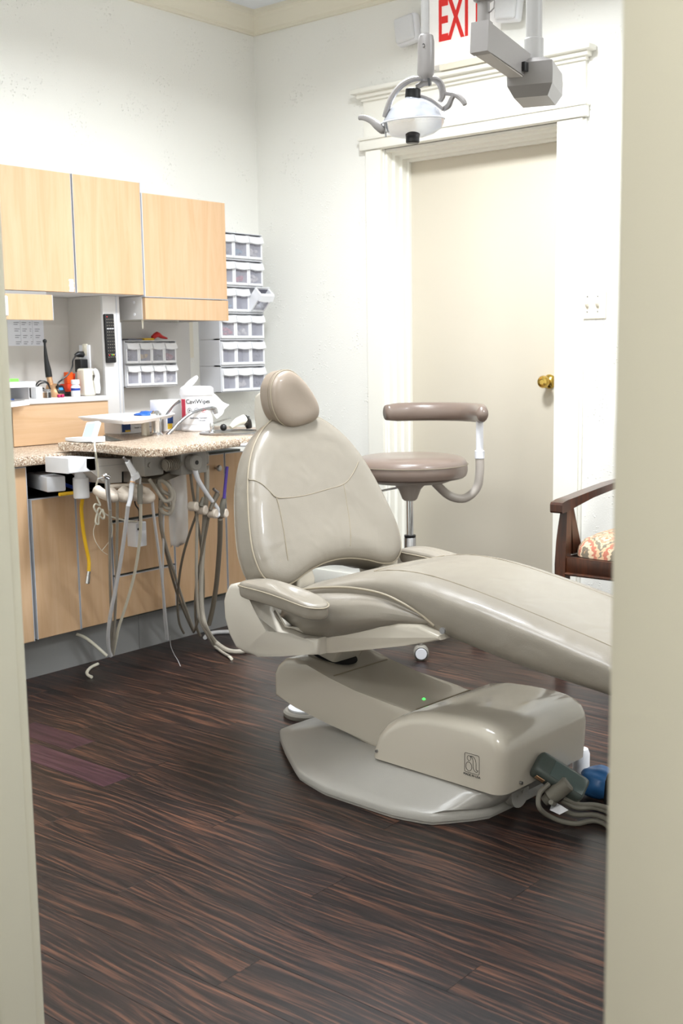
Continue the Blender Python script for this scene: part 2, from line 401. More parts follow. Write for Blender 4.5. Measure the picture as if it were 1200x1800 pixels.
def cr_closed(pts, n):
    """closed Catmull-Rom resample of 2-D points, n per span"""
    out = []; k = len(pts)
    for i in range(k):
        p0, p1, p2, p3 = pts[i-1], pts[i], pts[(i+1) % k], pts[(i+2) % k]
        for j in range(n):
            t = j/n
            out.append(tuple(.5*((2*p1[q])+(-p0[q]+p2[q])*t+(2*p0[q]-5*p1[q]+4*p2[q]-p3[q])*t*t+(-p0[q]+3*p1[q]-3*p2[q]+p3[q])*t**3) for q in range(2)))
    return out

# ---------------------------------------------------------------- structure
WF0, WF1 = -3.47, -3.33          # hall partition
fl = struct('floor', B().box((-.1, -5.4, -.05), (5.2, .3, -.0045)), 'subfloor')
def plank_mesh(L, Wd):
    b = B().box((0, 0, -.0045), (L-.0007, Wd-.0007, 0), bevel=.0003, seg=1)
    me = bpy.data.meshes.new('plank'); bmesh.ops.recalc_face_normals(b.bm, faces=b.bm.faces); b.bm.to_mesh(me); b.bm.free()
    return me
PW, PLN = .125, 1.22
pm = {'plank': plank_mesh(PLN, PW)}
def put_plank(me, x, y, m):
    o = bpy.data.objects.new('plank', me); C.objects.link(o); o.parent = fl; o.location = (x, y, 0)
    if not me.materials: me.materials.append(M[m])
plum = {(-2.255): (.999, 1.30), (-2.38): (1.17, 1.62)}
short = {}
y = -5.255; row = 0
while y < .15:
    x = -.1 - (row*.437) % PLN
    stop = 5.0
    yy = round(y, 3)
    pl_ = None
    for k, (a, c_) in plum.items():
        if abs(k-y) < .05: pl_ = (a, c_)
    segs = []
    while x < stop:
        segs.append((x, x+PLN)); x += PLN
    if pl_:
        new = []
        for a, c_ in segs:
            if c_ <= pl_[0] or a >= pl_[1]: new.append((a, c_)); continue
            if a < pl_[0]: new.append((a, pl_[0]))
            if c_ > pl_[1]: new.append((pl_[1], c_))
        segs = new
        me = plank_mesh(pl_[1]-pl_[0], PW*.8 if pl_[0] > 1.1 else PW*.8); put_plank(me, pl_[0], y+.01, 'plank_purple')
        me2 = plank_mesh(pl_[1]-pl_[0], .0095); put_plank(me2, pl_[0], y, 'plank')
        me2 = plank_mesh(pl_[1]-pl_[0], PW-.01-PW*.8); put_plank(me2, pl_[0], y+.01+PW*.8, 'plank')
    for a, c_ in segs:
        if c_ < -.05: continue
        if abs((c_-a)-PLN) < 1e-6: me = pm['plank']
        else: me = plank_mesh(c_-a, PW)
        put_plank(me, a, y, 'plank')
    y += PW; row += 1

struct('wall_left', B().box((-.1, -3.33, 0), (0, .3, 2.8)), 'wall', smooth=False)
struct('wall_back', B().box((0, 0, 0), (.79, .12, 2.8)).box((1.674, 0, 0), (4.6, .12, 2.8)).box((.79, 0, 2.07), (1.674, .12, 2.8)), 'wall', smooth=False)
struct('wall_right', B().box((4.6, -3.33, 0), (4.7, .12, 2.8)), 'wall', smooth=False)
struct('wall_front', B().box((-.1, WF0, 0), (2.661, WF1, 2.8)).box((3.663, WF0, 0), (4.7, WF1, 2.8)).box((2.661, WF0, 2.119), (3.663, WF1, 2.8)), 'wall', smooth=False)
struct('wall_hall', B().box((1.2, -5.35, 0), (5.1, -5.25, 2.8)).box((1.1, -5.35, 0), (1.2, WF0, 2.8)).box((5.0, -5.35, 0), (5.1, WF0, 2.8)), 'hall', smooth=False)
struct('ceiling', B().box((-.1, -5.35, 2.79), (5.1, .3, 2.85)), 'ceiling', smooth=False)
# crown moulding: stepped cove profile (distance from wall, z)
cp = [(0, 2.695), (.014, 2.695), (.014, 2.708), (.022, 2.713), (.03, 2.73), (.045, 2.748), (.062, 2.758), (.066, 2.768), (.082, 2.772), (.082, 2.79), (0, 2.79)]
b = B(); n0 = b.ring([(p[0], -3.33, p[1]) for p in cp]); n1 = b.ring([(p[0], -p[0], p[1]) for p in cp]); b.bridge(n0, n1); struct('trim_1', b, 'crown', angle=20)
b = B(); n0 = b.ring([(p[0], -p[0], p[1]) for p in cp]); n1 = b.ring([(4.6, -p[0], p[1]) for p in cp]); b.bridge(n0, n1); struct('trim_2', b, 'crown', angle=20)
# hall doorway lining: jambs and head with a stop bead
b = B()
b.box((2.60, WF0-.015, 0), (2.669, WF0, 2.2), .003).box((2.66, WF0, 0), (2.669, WF1+.001, 2.12), .002).box((2.669, WF0+.03, 0), (2.682, WF0+.07, 2.11), .002)
b.box((2.60, WF1, 0), (2.669, WF1+.015, 2.2), .003)
struct('trim_3', b, 'jamb', smooth=True)
b = B()
b.box((3.656, WF0-.015, 0), (3.80, WF0, 2.2), .003).box((3.656, WF0, 0), (3.664, WF1, 2.12), .002)
b.box((3.656, WF1, 0), (3.72, WF1+.015, 2.2), .003)
struct('trim_4', b, 'jamb', smooth=True)
struct('trim_5', B().box((2.60, WF0-.015, 2.1), (3.80, WF0, 2.2), .003).box((2.669, WF0, 2.1), (3.656, WF1, 2.12)).box((2.60, WF1, 2.1), (3.72, WF1+.015, 2.2), .003), 'jamb')
# inner door surround: casings with stepped reveals, frieze, bands and cornice
steps = [(0, -.02), (.0, .012), (.012, .016), (.012, .052), (.024, .056), (.024, .092), (.036, .096), (.036, .132), (.046, .134), (.046, .19)]
b = B()
pl1 = [(.70, 0), (.70, -.02)] + [(.785+s_, y_) for s_, y_ in steps] + [(.70, .19)]
b.prism(pl1, 'z', 0, 2.07)
b.box((.690, -.008, 0), (.703, 0, 2.07), .001)
struct('trim_6', b, 'trim', angle=25)
b = B()
pr1 = [(1.79, 0), (1.79, -.02)] + [(1.679-s_, y_) for s_, y_ in steps] + [(1.79, .19)]
b.prism(pr1, 'z', 0, 2.07); b.box((1.788, -.01, 0), (1.802, 0, 2.07), .002)
struct('trim_7', b, 'trim', angle=25)
b = B()
hp = [(y_, 2.07-s_) for s_, y_ in steps] + [(.19, 2.13), (-.02, 2.13)]
b.prism(hp, 'x', .785, 1.679)
b.box((.672, -.032, 2.072), (1.812, 0, 2.122), .004).box((.668, -.040, 2.115), (1.816, 0, 2.128), .002)
b.box((.69, -.018, 2.125), (1.80, 0, 2.298))
b.box((.683, -.03, 2.285), (1.807, 0, 2.300), .003).box((.668, -.045, 2.298), (1.822, 0, 2.318), .005).box((.645, -.068, 2.316), (1.842, 0, 2.338), .007)
struct('trim_8', b, 'trim', angle=25)
d = struct('door_1', B().box((.828, .152, .008), (1.636, .19, 2.026), .002), 'door')
kx = 1.562
k = obj('door_handle', B().lathe([(.030, 0), (.031, .004), (.026, .012), (.013, .018), (.012, .034), (.020, .040), (.0265, .050), (.027, .060), (.022, .068), (.012, .070), (.010, .068), (.0, .068)], (kx, .152, 1.027), (0, -1, 0), 24), 'brass', d)
k['label'] = 'polished brass door knob'
struct('baseboard_back', B().box((1.802, -.014, 0), (4.6, 0, .10), .003).box((.0, -.014, 0), (.69, 0, .10), .003), 'trim')
struct('baseboard_right', B().box((4.586, -3.33, 0), (4.6, -.014, .10), .003), 'trim')

# light switch
t = thing('light_switch', 'ivory double light switch plate on white wall right of the door', 'light switch', (1.841, 0, 1.341))
obj('switch_plate', B().box((1.781, -.007, 1.283), (1.899, -.0003, 1.400), .003), 'ivory', t)
for sx_ in (1.818, 1.864):
    obj('toggle', B().box((sx_-.005, -.020, 1.333), (sx_+.005, -.004, 1.350), .002, rot=Matrix.Rotation(.5, 3, 'X')).box((sx_-.0065, -.0085, 1.328), (sx_+.0065, -.006, 1.356), .0005), 'ivory', t)
    for sz in (1.312, 1.372): obj('screw', B().cyl((sx_, -.0065, sz), (sx_, -.0085, sz), .003, seg=10), 'steel', t)

# exit sign with two emergency lamp heads
t = thing('exit_sign', 'white EXIT sign with red letters and two emergency lamp heads above the door', 'exit sign', (1.27, 0, 2.40))
obj('housing', B().box((1.085, -.085, 2.36), (1.405, -.0005, 2.66), .006), 'exitw', t)
obj('underside_plate', B().box((1.15, -.08, 2.338), (1.40, -.0005, 2.361)), 'crown', t)
for ch, x_ in zip('EXIT', (1.173, 1.237, 1.290, 1.343)):
    text(ch, .235, 'exitred', frame((x_, -.086, 2.527), (1, 0, 0), (0, 0, 1)), t, 'letter', .001, .004, sx=.47)
for sx_, px_, pz_, tl in ((-1, .968, 2.54, .25), (1, 1.475, 2.54, .25)):
    h = obj('lamp_head', B().box((px_-.055, -.075, pz_-.06), (px_+.055, -.03, pz_+.06), .012, 3, rot=Matrix.Rotation(sx_*.12, 3, 'Y')).cyl((px_-sx_*.03, -.035, pz_), (px_-sx_*.07, -.035, pz_-.01), .012), 'white', t)
    obj('lens', B().box((px_-.048, -.092, pz_-.053), (px_+.048, -.07, pz_+.053), .01, 3, rot=Matrix.Rotation(sx_*.12, 3, 'Y')), 'lens', h)

# ---------------------------------------------------------------- dental chair (local axes: x towards the foot end, y away from the viewer, z up)
ch = thing('dental_chair', 'taupe vinyl dental chair with raised knee rest, standing in the middle of the room', 'dental chair', (2.1, -1.725, 0), math.radians(-4), local=True)
# floor plate
ob = [(-.365, -.09), (-.23, -.19), (-.07, -.295), (.06, -.328), (.30, -.322), (.40, -.292), (.485, -.17), (.485, .17), (.40, .292), (.30, .322), (.06, .328), (-.07, .295), (-.23, .19), (-.365, .09)]
ot = [(-.16, -.06), (-.08, -.10), (.02, -.14), (.10, -.19), (.34, -.20), (.47, -.19), (.53, -.155), (.53, .155), (.47, .19), (.34, .20), (.10, .19), (.02, .14), (-.08, .10), (-.16, .06)]
def sc2(P, k, c=(.1, 0)): return [(c[0]+(p[0]-c[0])*k, c[1]+(p[1]-c[1])*k) for p in P]
def mixp(Pa, Pb, t): return [(a[0]*(1-t)+c_[0]*t, a[1]*(1-t)+c_[1]*t) for a, c_ in zip(Pa, Pb)]
def smo(P, n=3):
    return [p for i, q in enumerate(P) for p in [tuple(q[k]*.75+P[i-1][k]*.25 for k in (0, 1)), tuple(q[k]*.94+(P[i-1][k]+P[(i+1) % len(P)][k])*.03 for k in (0, 1)), tuple(q[k]*.75+P[(i+1) % len(P)][k]*.25 for k in (0, 1))]]
rg = []
for P_, z_ in ((sc2(ob, .985), .001), (sc2(ob, .985), .008), (ob, .010), (ob, .024), (sc2(ob, .985), .031), (mixp(ob, ot, .25), .038), (mixp(ob, ot, .8), .072), (ot, .084), (sc2(ot, .9), .088)):
    rg.append([(p[0], p[1], z_) for p in smo(P_)])
obj('floor_plate', B().loft(rg), 'basep', ch, angle=50)
# housing over the pump
prof = [(.113, .088), (.118, .115), (.135, .155), (.165, .188), (.205, .215), (.25, .236), (.31, .249), (.38, .254), (.45, .255), (.49, .252), (.518, .245), (.538, .231), (.549, .212), (.553, .190), (.551, .14), (.546, .088)]
def inset_prof(P, d, zmin):
    out = []; n = len(P)
    for i in range(n):
        a, b_ = Vector(P[max(0, i-1)]), Vector(P[min(n-1, i+1)]); t_ = (b_-a).normalized(); nn = Vector((t_.y, -t_.x))
        q = Vector(P[i])+nn*d; out.append((q.x, max(zmin, q.y) if 0 < i < n-1 else zmin))
    return out
rg = []; RB = .036
rg = [[(p[0], y_, p[1]) for p in inset_prof(prof, RB*(1-math.sin(math.radians(a_))), .088)] for a_, y_ in [(a_, -.205+RB*(1-math.cos(math.radians(a_)))) for a_ in (8, 22, 38, 54, 70, 90)]]
rg += [[(p[0], y_, p[1]) for p in inset_prof(prof, RB*(1-math.sin(math.radians(a_))), .088)] for a_, y_ in [(a_, .19-RB*(1-math.cos(math.radians(a_)))) for a_ in (90, 70, 54, 38, 22, 8)]]
hs = obj('pump_housing', B().loft(rg), 'beigep', ch, angle=75)
obj('housing_screw', B().cyl((.142, -.202, .110), (.142, -.2085, .110), .004, seg=12), 'steel', hs)
obj('housing_screw', B().cyl((.549, -.13, .105), (.556, -.13, .105), .004, seg=12), 'steel', hs)
# emblem and country mark on the near side
E0 = frame((.458, -.2056, .152), (1, 0, 0), (0, 0, 1))
def estroke(pts, closed=False, sub=6, r=.00045):
    return [E0 @ Vector((p[0], p[1], 0)) for p in pts], closed, sub, r
b = B(); hw, hh, rc = .0225, .0245, .004
box_ = []
for cx_, cy_, a0 in ((hw-rc, hh-rc, 0), (-hw+rc, hh-rc, 90), (-hw+rc, -hh+rc, 180), (hw-rc, -hh+rc, 270)):
    for q in (0, 30, 60, 90): box_.append((cx_+rc*math.cos(math.radians(a0+q)), cy_+rc*math.sin(math.radians(a0+q))))
for P_, cl, sb in ((box_, True, 1), ([(-.009+.0055*math.cos(a), .0125+.0065*math.sin(a)) for a in [i*PI/6 for i in range(12)]], True, 1),
                   ([(-.0095+.0092*math.cos(a), -.009+.0115*math.sin(a)) for a in [i*PI/8 for i in range(16)]], True, 1),
                   ([(-.006, .0185), (.0, .0165), (.0032, .010), (.0036, .0), (.0042, -.010), (.008, -.0165), (.0135, -.0185), (.0175, -.0165), (.0185, -.0135)], False, 4),
                   ([(-.006, .0185), (.003, .019), (.0095, .014), (.0125, .004), (.0128, -.008), (.0135, -.014), (.0185, -.0135)], False, 4)):
    pts, c_, s_, r_ = estroke(P_, cl, sb)
    b.tube(pts, .0005, 5, sub=0 if sb == 1 else sb, closed=cl)
obj('emblem', b, 'inkd', hs, label='outlined square emblem with a curled letter a')
e = text('MADE IN USA', .0085, 'inkd', E0 @ Matrix.Translation((0, -.0305, 0)), hs, 'origin_mark', .0002)
# lift arm
ap = [(-.332, .150), (-.332, .222), (-.315, .250), (-.285, .272), (-.24, .280), (-.19, .272), (-.10, .250), (.0, .232), (.15, .218), (.30, .212), (.30, .10), (.06, .078), (-.10, .112), (-.24, .134)]
la = obj('lift_arm', B().prism(ap, 'y', -.135, .13, bevel=.016, seg=4), 'beigep', ch, angle=50)
b = B(); sp = [(-.205+.085*math.cos(a), -.012+.062*math.sin(a)) for a in [i*PI/12 for i in range(24)]]
obj('pivot_well_shade', B().loft([[(p[0], p[1], .2742-.21*(p[0]+.19)+.0012) for p in sp], [(p[0], p[1], .2742-.21*(p[0]+.19)+.0022) for p in sc2(sp, .97, (-.205, -.012))]]), 'black', la)  # thin black ellipse on the solid arm; the cavity's darkness is painted
obj('cover_seam', B().box((-.102, -.115, .2505), (-.0985, .115, .2525)), 'seam', la)
obj('cover_seam', B().box((.205, -.118, .2135), (.209, .118, .2185)), 'seam', la)
obj('indicator_light', B().lathe([(.0045, 0), (.0045, .002), (.002, .0045), (0, .005)], (.165, -.035, .2165), (0, 0, 1), 12), 'led', la, label='small glowing green indicator light')
obj('support_post', B().prism([(-.27, .30), (-.235, .258), (-.16, .258), (-.13, .30), (-.10, .37), (-.30, .37)], 'y', -.06, .06, bevel=.012).cyl((-.20, -.075, .33), (-.20, .075, .33), .03).box((-.30, -.15, .355), (.05, .15, .392), .01), 'beigep', ch)
# seat frame
fp = [(-.33, .352), (-.30, .345)] + [(p[0], p[2]) for p in ((-0.079, -0.25, 0.346), (0.004, -0.25, 0.362), (0.135, -0.25, 0.393), (0.272, -0.25, 0.427), (0.389, -0.25, 0.46), (0.385, -0.25, 0.472), (0.317, -0.25, 0.487), (0.253, -0.25, 0.482), (0.184, -0.25, 0.463), (0.118, -0.25, 0.441), (0.009, -0.25, 0.406), (-0.085, -0.25, 0.381))] + [(-.33, .40)]
obj('seat_frame', B().prism(fp, 'y', -.245, .245, bevel=.008), 'beigep', ch)
for s_ in (-1, 1): obj('frame_bolt', B().cyl((.40, s_*.244, .487), (.40, s_*.250, .487), .008, seg=12), 'steel', ch)
# lower bolster of the seat
def section(u, wv, zt, zb, n=28, sq=3.2, crown=0, top_in=0):
    pts = []
    zc, hz = (zt+zb)/2, (zt-zb)/2
    for i in range(n):
        a = 2*PI*(i+.5)/n
        c_, s_ = math.cos(a), math.sin(a)
        x = wv*math.copysign(abs(c_)**(2/sq), c_); z = hz*math.copysign(abs(s_)**(2/sq), s_)
        if s_ > 0: z += crown*(1-(x/wv)**2)
        pts.append((u, x, zc+z))
    return pts
st = [(-.205, .165, .475, .39), (-.20, .215, .492, .366), (-.185, .242, .505, .352), (-.15, .268, .518, .350), (-.06, .282, .536, .360), (.03, .284, .552, .378), (.12, .276, .562, .404), (.20, .262, .560, .432), (.28, .243, .540, .458), (.35, .226, .512, .478), (.37, .20, .500, .485)]
bl = obj('seat_bolster', B().loft([section(*s_, sq=2.6) for s_ in st]), 'vinyl', ch, sub=1)
# upper pad from hips over the knee hump down to the foot end
st = [(-.285, .15, .46, .44), (-.28, .185, .474, .432), (-.25, .20, .486, .434), (-.16, .212, .510, .448), (-.06, .220, .542, .466), (.04, .224, .570, .480), (.13, .226, .590, .486), (.21, .227, .598, .482), (.30, .227, .594, .468), (.40, .227, .580, .446), (.52, .227, .558, .424), (.65, .226, .532, .406), (.80, .224, .499, .394), (.92, .220, .468, .382), (1.04, .210, .434, .366), (1.12, .195, .41, .354), (1.16, .165, .395, .352), (1.165, .12, .385, .358)]
pad = obj('seat_and_leg_pad', B().loft([section(*s_, n=40, sq=4.4, crown=.006) for s_ in st]), 'vinyl', ch, sub=1)
def padz(u, v, off=.0):
    for a, c_ in zip(st, st[1:]):
        if a[0] <= u <= c_[0]:
            t_ = (u-a[0])/(c_[0]-a[0]); wv = a[1]+(c_[1]-a[1])*t_; zt = a[2]+(c_[2]-a[2])*t_; zb = a[3]+(c_[3]-a[3])*t_
            zc, hz = (zt+zb)/2, (zt-zb)/2
            x_ = min(.999, abs(v)/wv); return zc+hz*(1-x_**4.4)**(1/4.4)+.006*(1-x_*x_)+off
b = B()
for s_ in (-1, 1):
    pts = [(u, s_*.150, padz(u, .150)-.0006) for u in [.09+.05*i for i in range(21)]]
    b.tube(pts, .0012, 6)
b.tube([(.09+.012*(1-(v/.15)**2), v, padz(.09, abs(v))+.0005) for v in [-.15+.02*i for i in range(16)]], .0012, 6)
obj('pad_seam', b, 'seam', pad)
# welt line between pad and bolster
for s_ in (-1, 1):
    pts = [(-.195, s_*.232, .498), (-.15, s_*.250, .514), (-.06, s_*.258, .531), (.0, s_*.259, .543), (.08, s_*.256, .554), (.15, s_*.248, .555), (.21, s_*.241, .549), (.27, s_*.236, .532), (.32, s_*.230, .510), (.355, s_*.224, .488)]
    obj('welt', B().tube(pts, .0032, 8, sub=4), 'piping', bl)
obj('foot_panel_seam', B().tube([(.83, -.2195, .46), (.85, -.2195, .43), (.862, -.212, .408)], .0014, 6), 'seam', pad)
# armrests: plastic support and padded top, near one and its twin across
def armrest(s_):
    sp_ = [(-.262, .515), (-.272, .49), (-.270, .44), (-.252, .395), (-.225, .362), (-.185, .352), (-.14, .352), (-.09, .354), (-.04, .359), (.0, .362), (.0, .408), (-.035, .404), (-.07, .404), (-.105, .42), (-.145, .465), (-.165, .515), (-.175, .535), (-.215, .546), (-.245, .538)]
    y0, y1 = (-.375, -.30) if s_ < 0 else (.30, .375)
    bb = B().prism(sp_, 'y', y0, y1, bevel=.014, seg=4)
    for v in bb.bm.verts:
        if v.co.z < .425 and v.co.x > -.15: v.co.y -= s_*min(.095, (v.co.x+.15)*.75)
    a = obj('armrest_support', bb, 'shell', ch, angle=60)
    ol = cr_closed([(-.20, -.042), (-.10, -.046), (.0, -.046), (.055, -.04), (.082, -.015), (.082, .015), (.055, .038), (.0, .044), (-.10, .042), (-.20, .036), (-.215, 0)], 3)
    yc = -.335 if s_ < 0 else .335
    def rr(k, z0): return [(.0-.06+(p[0]+.06)*k, yc+p[1]*k, z0-.10*(p[0]+.06)+0.006*math.cos((p[0]+.06)*12)) for p in ol]
    p_ = obj('armrest_pad', B().loft([rr(.90, .494), rr(.98, .498), rr(1.0, .508), rr(1.0, .524), rr(.985, .533), rr(.92, .540), rr(.6, .545), rr(.25, .546)]), 'vinyl', ch, sub=1)
    obj('armrest_piping', B().tube([(q[0], q[1], q[2]) for q in rr(1.004, .5285)], .0019, 6, closed=True), 'piping', p_)
armrest(-1); armrest(1)
# backrest
TL = .5
def bpnt(v, z, d): return (-.2 - TL*(z-.557) + .894*d, v, z + .447*d)
half = [(0, .972), (.07, .964), (.135, .935), (.195, .885), (.240, .82), (.272, .74), (.295, .66), (.303, .60), (.290, .545), (.245, .514), (.19, .515), (.13, .533), (.06, .547), (0, .551)]
full = [(-v, z) for v, z in half[1:-1]][::-1]
outl = half + [(-v, z) for v, z in half[1:-1][::-1]]
outl = [(v - .10*(.85-z), z) for v, z in outl]
outl = cr_closed(outl, 3)
bc = (-.01, .73)
prof_b = [(.80, -.052), (.93, -.048), (.985, -.035), (1.0, -.015), (1.0, .018), (.988, .036), (.955, .048), (.88, .056), (.70, .061), (.45, .058), (.2, .056)]
def bring(k, d): return [bpnt(bc[0]+(p[0]-bc[0])*k, bc[1]+(p[1]-bc[1])*k, d) for p in outl]
bk = obj('backrest', B().loft([bring(k, d) for k, d in prof_b]), 'vinyl', ch, sub=1)
obj('backrest_welt', B().tube(bring(.992, .034), .0024, 6, closed=True), 'piping', bk)
def bsurf(v, z, extra=.0):
    best = 1e9; a0 = math.atan2(z-bc[1], v-bc[0]); rv = math.hypot(v-bc[0], z-bc[1])
    for p in outl:
        a1 = math.atan2(p[1]-bc[1], p[0]-bc[0]); da = abs((a1-a0+PI) % (2*PI)-PI)
        if da < best: best = da; ro = math.hypot(p[0]-bc[0], p[1]-bc[1])
    k = rv/ro
    if k > .985: v, z = bc[0]+(v-bc[0])*.985/k, bc[1]+(z-bc[1])*.985/k; k = .985
    dd = prof_b[-1][1]
    for (k1, d1), (k0, d0) in zip(prof_b[4:], prof_b[5:]):
        if k0 <= k <= k1: dd = d0+(d1-d0)*(k-k0)/(k1-k0)
    return bpnt(v, z, dd+extra)
def bseam(pts):
    P = [Vector((p[0], p[1], 0)) for p in pts]; out = []
    for i in range(len(P)-1):
        p0, p1, p2, p3 = P[max(0, i-1)], P[i], P[i+1], P[min(len(P)-1, i+2)]
        for j in range(5):
            t_ = j/5; q = .5*((2*p1)+(-p0+p2)*t_+(2*p0-5*p1+4*p2-p3)*t_*t_+(-p0+3*p1-3*p2+p3)*t_**3); out.append(q)
    out.append(P[-1]); return [bsurf(q.x, q.y, -.0004) for q in out]
for line in ([(-0.2871, 0.8081), (-0.2642, 0.8029), (-0.2325, 0.7799), (-0.2138, 0.7564), (-0.1963, 0.7345), (-0.1477, 0.7295), (-0.07882, 0.7304), (0.007687, 0.7379), (0.08812, 0.7465), (0.1356, 0.7689), (0.1865, 0.8051)],
             [(-0.1963, 0.7345), (-0.2016, 0.6932), (-0.2126, 0.6454), (-0.2278, 0.594), (-0.2339, 0.5691)],
             [(0.08812, 0.7465), (0.07488, 0.7), (0.05669, 0.6448), (0.02359, 0.5763)]):
    obj('backrest_seam', B().tube(bseam(line), .0015, 6), 'seam', bk)
# back shell, hinges and rear fairing
obj('back_shell', B().loft([[bpnt(bc[0]+(p[0]-bc[0])*k, bc[1]+(p[1]-bc[1])*k, d) for p in outl] for k, d in ((.5, -.09), (.80, -.082), (.90, -.066), (.93, -.045))]), 'shell', ch)
for s_ in (-1, 1):
    c_ = -.16 if s_ < 0 else .20
    obj('hinge_bracket', B().prism([(-.25, .60), (-.17, .565), (-.155, .53), (-.16, .49), (-.17, .455), (-.24, .44), (-.26, .50)], 'y', c_-.035, c_+.035, bevel=.008).cyl((-.185, c_-.04, .50), (-.185, c_+.04, .50), .014, seg=14), 'beigep', ch)
obj('rear_fairing', B().box((-.34, -.20, .36), (-.24, .22, .42), .01), 'shell', ch)
obj('fold_bellows', B().tube([(-.235, -.30, .512), (-.20, -.32, .525), (-.165, -.315, .52)], .009, 8, sub=3), 'rubber', ch)
# headrest
ho = cr_closed([(-0.107, 1.0340), (-0.101, 1.0700), (-0.073, 1.1040), (-0.029, 1.1150), (0.008, 1.1000), (0.046, 1.0660), (0.074, 1.0270), (0.085, 0.996), (0.075, 0.969), (0.035, 0.954), (-0.022, 0.944), (-0.061, 0.951), (-0.088, 0.971), (-0.103, 1.0010)], 3)
hc = (sum(p[0] for p in ho)/len(ho), sum(p[1] for p in ho)/len(ho))
def hring(k, d): return [(-.34 + d - .12*(hc[1]+(p[1]-hc[1])*k-hc[1]), hc[0]+(p[0]-hc[0])*k, hc[1]+(p[1]-hc[1])*k) for p in ho]
hd = obj('headrest', B().loft([hring(k, d) for k, d in ((.80, -.062), (.93, -.058), (.985, -.045), (1.0, -.025), (.995, -.005), (.96, .004), (.88, .011), (.7, .016), (.4, .015), (.15, .014))]), 'vinylh', ch, sub=1)
obj('headrest_piping', B().tube(hring(.992, -.0035), .0018, 6, closed=True), 'piping', hd)
obj('headrest_seam', B().tube(hring(1.001, -.016), .0009, 5, closed=True), 'seam', hd)
obj('headrest_stem', B().prism([(-.40, .90), (-.44, .90), (-.475, .93), (-.482, .985), (-.477, 1.035), (-.455, 1.048), (-.40, 1.045)], 'y', -.055, .045, bevel=.01).box((-.43, -.04, .84), (-.40, .04, .98), .008), 'shell', ch)

# foot control disc behind the lift arm
fx = (1.6501, -1.5630, 0.02)
t = thing('foot_control', 'grey round foot control disc on the floor behind the chair arm', 'foot control', (fx[0], fx[1], 0))
obj('base_disc', B().lathe([(.075, .0005), (.078, .006), (.078, .014), (.072, .02), (.05, .022)], (fx[0], fx[1], 0), seg=32), 'rubber', t)
obj('press_plate', B().lathe([(.06, .021), (.062, .028), (.05, .034), (.02, .036), (0, .036)], (fx[0], fx[1], 0), seg=32), 'whiteg', t)

# ---------------------------------------------------------------- adapter cluster at the right of the base
def Lw(u, v, z):
    a = math.radians(-4); return (2.1+u*math.cos(a)-v*math.sin(a), -1.725+u*math.sin(a)+v*math.cos(a), z)
t = thing('power_adapter', 'grey-green moulded power adapter leaning on the right end of the chair base', 'adapter', Lw(.62, -.02, 0))
ax_ = [Vector((0.575, -0.067, 0.138)), Vector((0.66, -0.01, 0.074))]
A0, A1 = Vector(Lw(*ax_[0])), Vector(Lw(*ax_[1]))
dirv = (A1-A0).normalized(); upv = Vector((.35, -.55, .75)); upv = (upv-dirv*upv.dot(dirv)).normalized(); sdv = dirv.cross(upv)
def abox(l0, l1, w_, h0, h1, bev):
    b_ = B().box((l0, -w_, h0), (l1, w_, h1), bev, 3); mt = Matrix(((dirv.x, sdv.x, upv.x, A0.x), (dirv.y, sdv.y, upv.y, A0.y), (dirv.z, sdv.z, upv.z, A0.z), (0, 0, 0, 1)))
    bmesh.ops.transform(b_.bm, matrix=mt, verts=b_.bm.verts); return b_
Ln = (A1-A0).length
obj('body', abox(-.02, Ln, .032, -.034, .016, .013), 'plugd', t)
obj('window', abox(.02, Ln-.008, .022, .0145, .0175, .001), 'adapterwin', t)
obj('rating_plate', abox(-.004, .02, .0335, -.018, -.002, .001), 'gold', t)
c0, c1 = Vector(Lw(*(0.6, -0.078, 0.064))), Vector(Lw(*(0.64, -0.052, 0.105)))
obj('connector', B().cyl(c0, c1, .021, .0195, 20, bev=.004).cyl(c0-(c1-c0)*.25, c0, .012, .014), 'plugg', t)
obj('wall_bushing', B().cyl(Lw(.49, -.075, .052), Lw(.512, -.075, .052), .038, seg=24).cyl(Lw(.512, -.085, .048), Lw(.516, -.085, .048), .005).cyl(Lw(.512, -.065, .054), Lw(.516, -.065, .054), .005), 'basep', t)
t2 = thing('coiled_cable', 'grey cable coiled on the floor beside the chair base with a paper tag', 'cable', Lw(.7, -.1, 0))
cb = B()
cb.tube([Lw(*(0.6006, -0.07949, 0.1)), Lw(*(0.5899, -0.1055, 0.08)), Lw(*(0.5992, -0.1189, 0.05)), Lw(*(0.613, -0.07912, 0.015)), Lw(*(0.6607, -0.05637, 0.0065)), Lw(*(0.7108, -0.007292, 0.0065)), Lw(.92, -.13, .0065), Lw(.99, -.02, .0065), Lw(.93, .09, .0065), Lw(.80, .10, .0065)], .0062, 10, sub=6)
cb.tube([Lw(*(0.6272, -0.1119, 0.07)), Lw(*(0.6112, -0.04346, 0.03)), Lw(*(0.6477, -0.03608, 0.02)), Lw(*(0.7092, -0.005018, 0.02)), Lw(.90, -.09, .019), Lw(.955, .0, .012), Lw(.90, .07, .0065), Lw(.80, .07, .0065)], .0062, 10, sub=6)
cb.tube([Lw(*(0.6171, -0.04541, 0.05)), Lw(*(0.6557, -0.0364, 0.04)), Lw(*(0.6977, 0.01399, 0.03)), Lw(.88, -.05, .031), Lw(.91, .01, .02), Lw(.86, .05, .0066), Lw(.78, .04, .0065)], .0062, 10, sub=6)
cb.tube([Lw(*(0.6227, -0.04914, 0.06)), Lw(*(0.6559, -0.02377, 0.045)), Lw(*(0.699, 0.01144, 0.04)), Lw(.87, -.02, .042), Lw(.88, .03, .02), Lw(.83, .02, .0066)], .0062, 10, sub=6)
obj('cord', cb, 'plugg', t2)
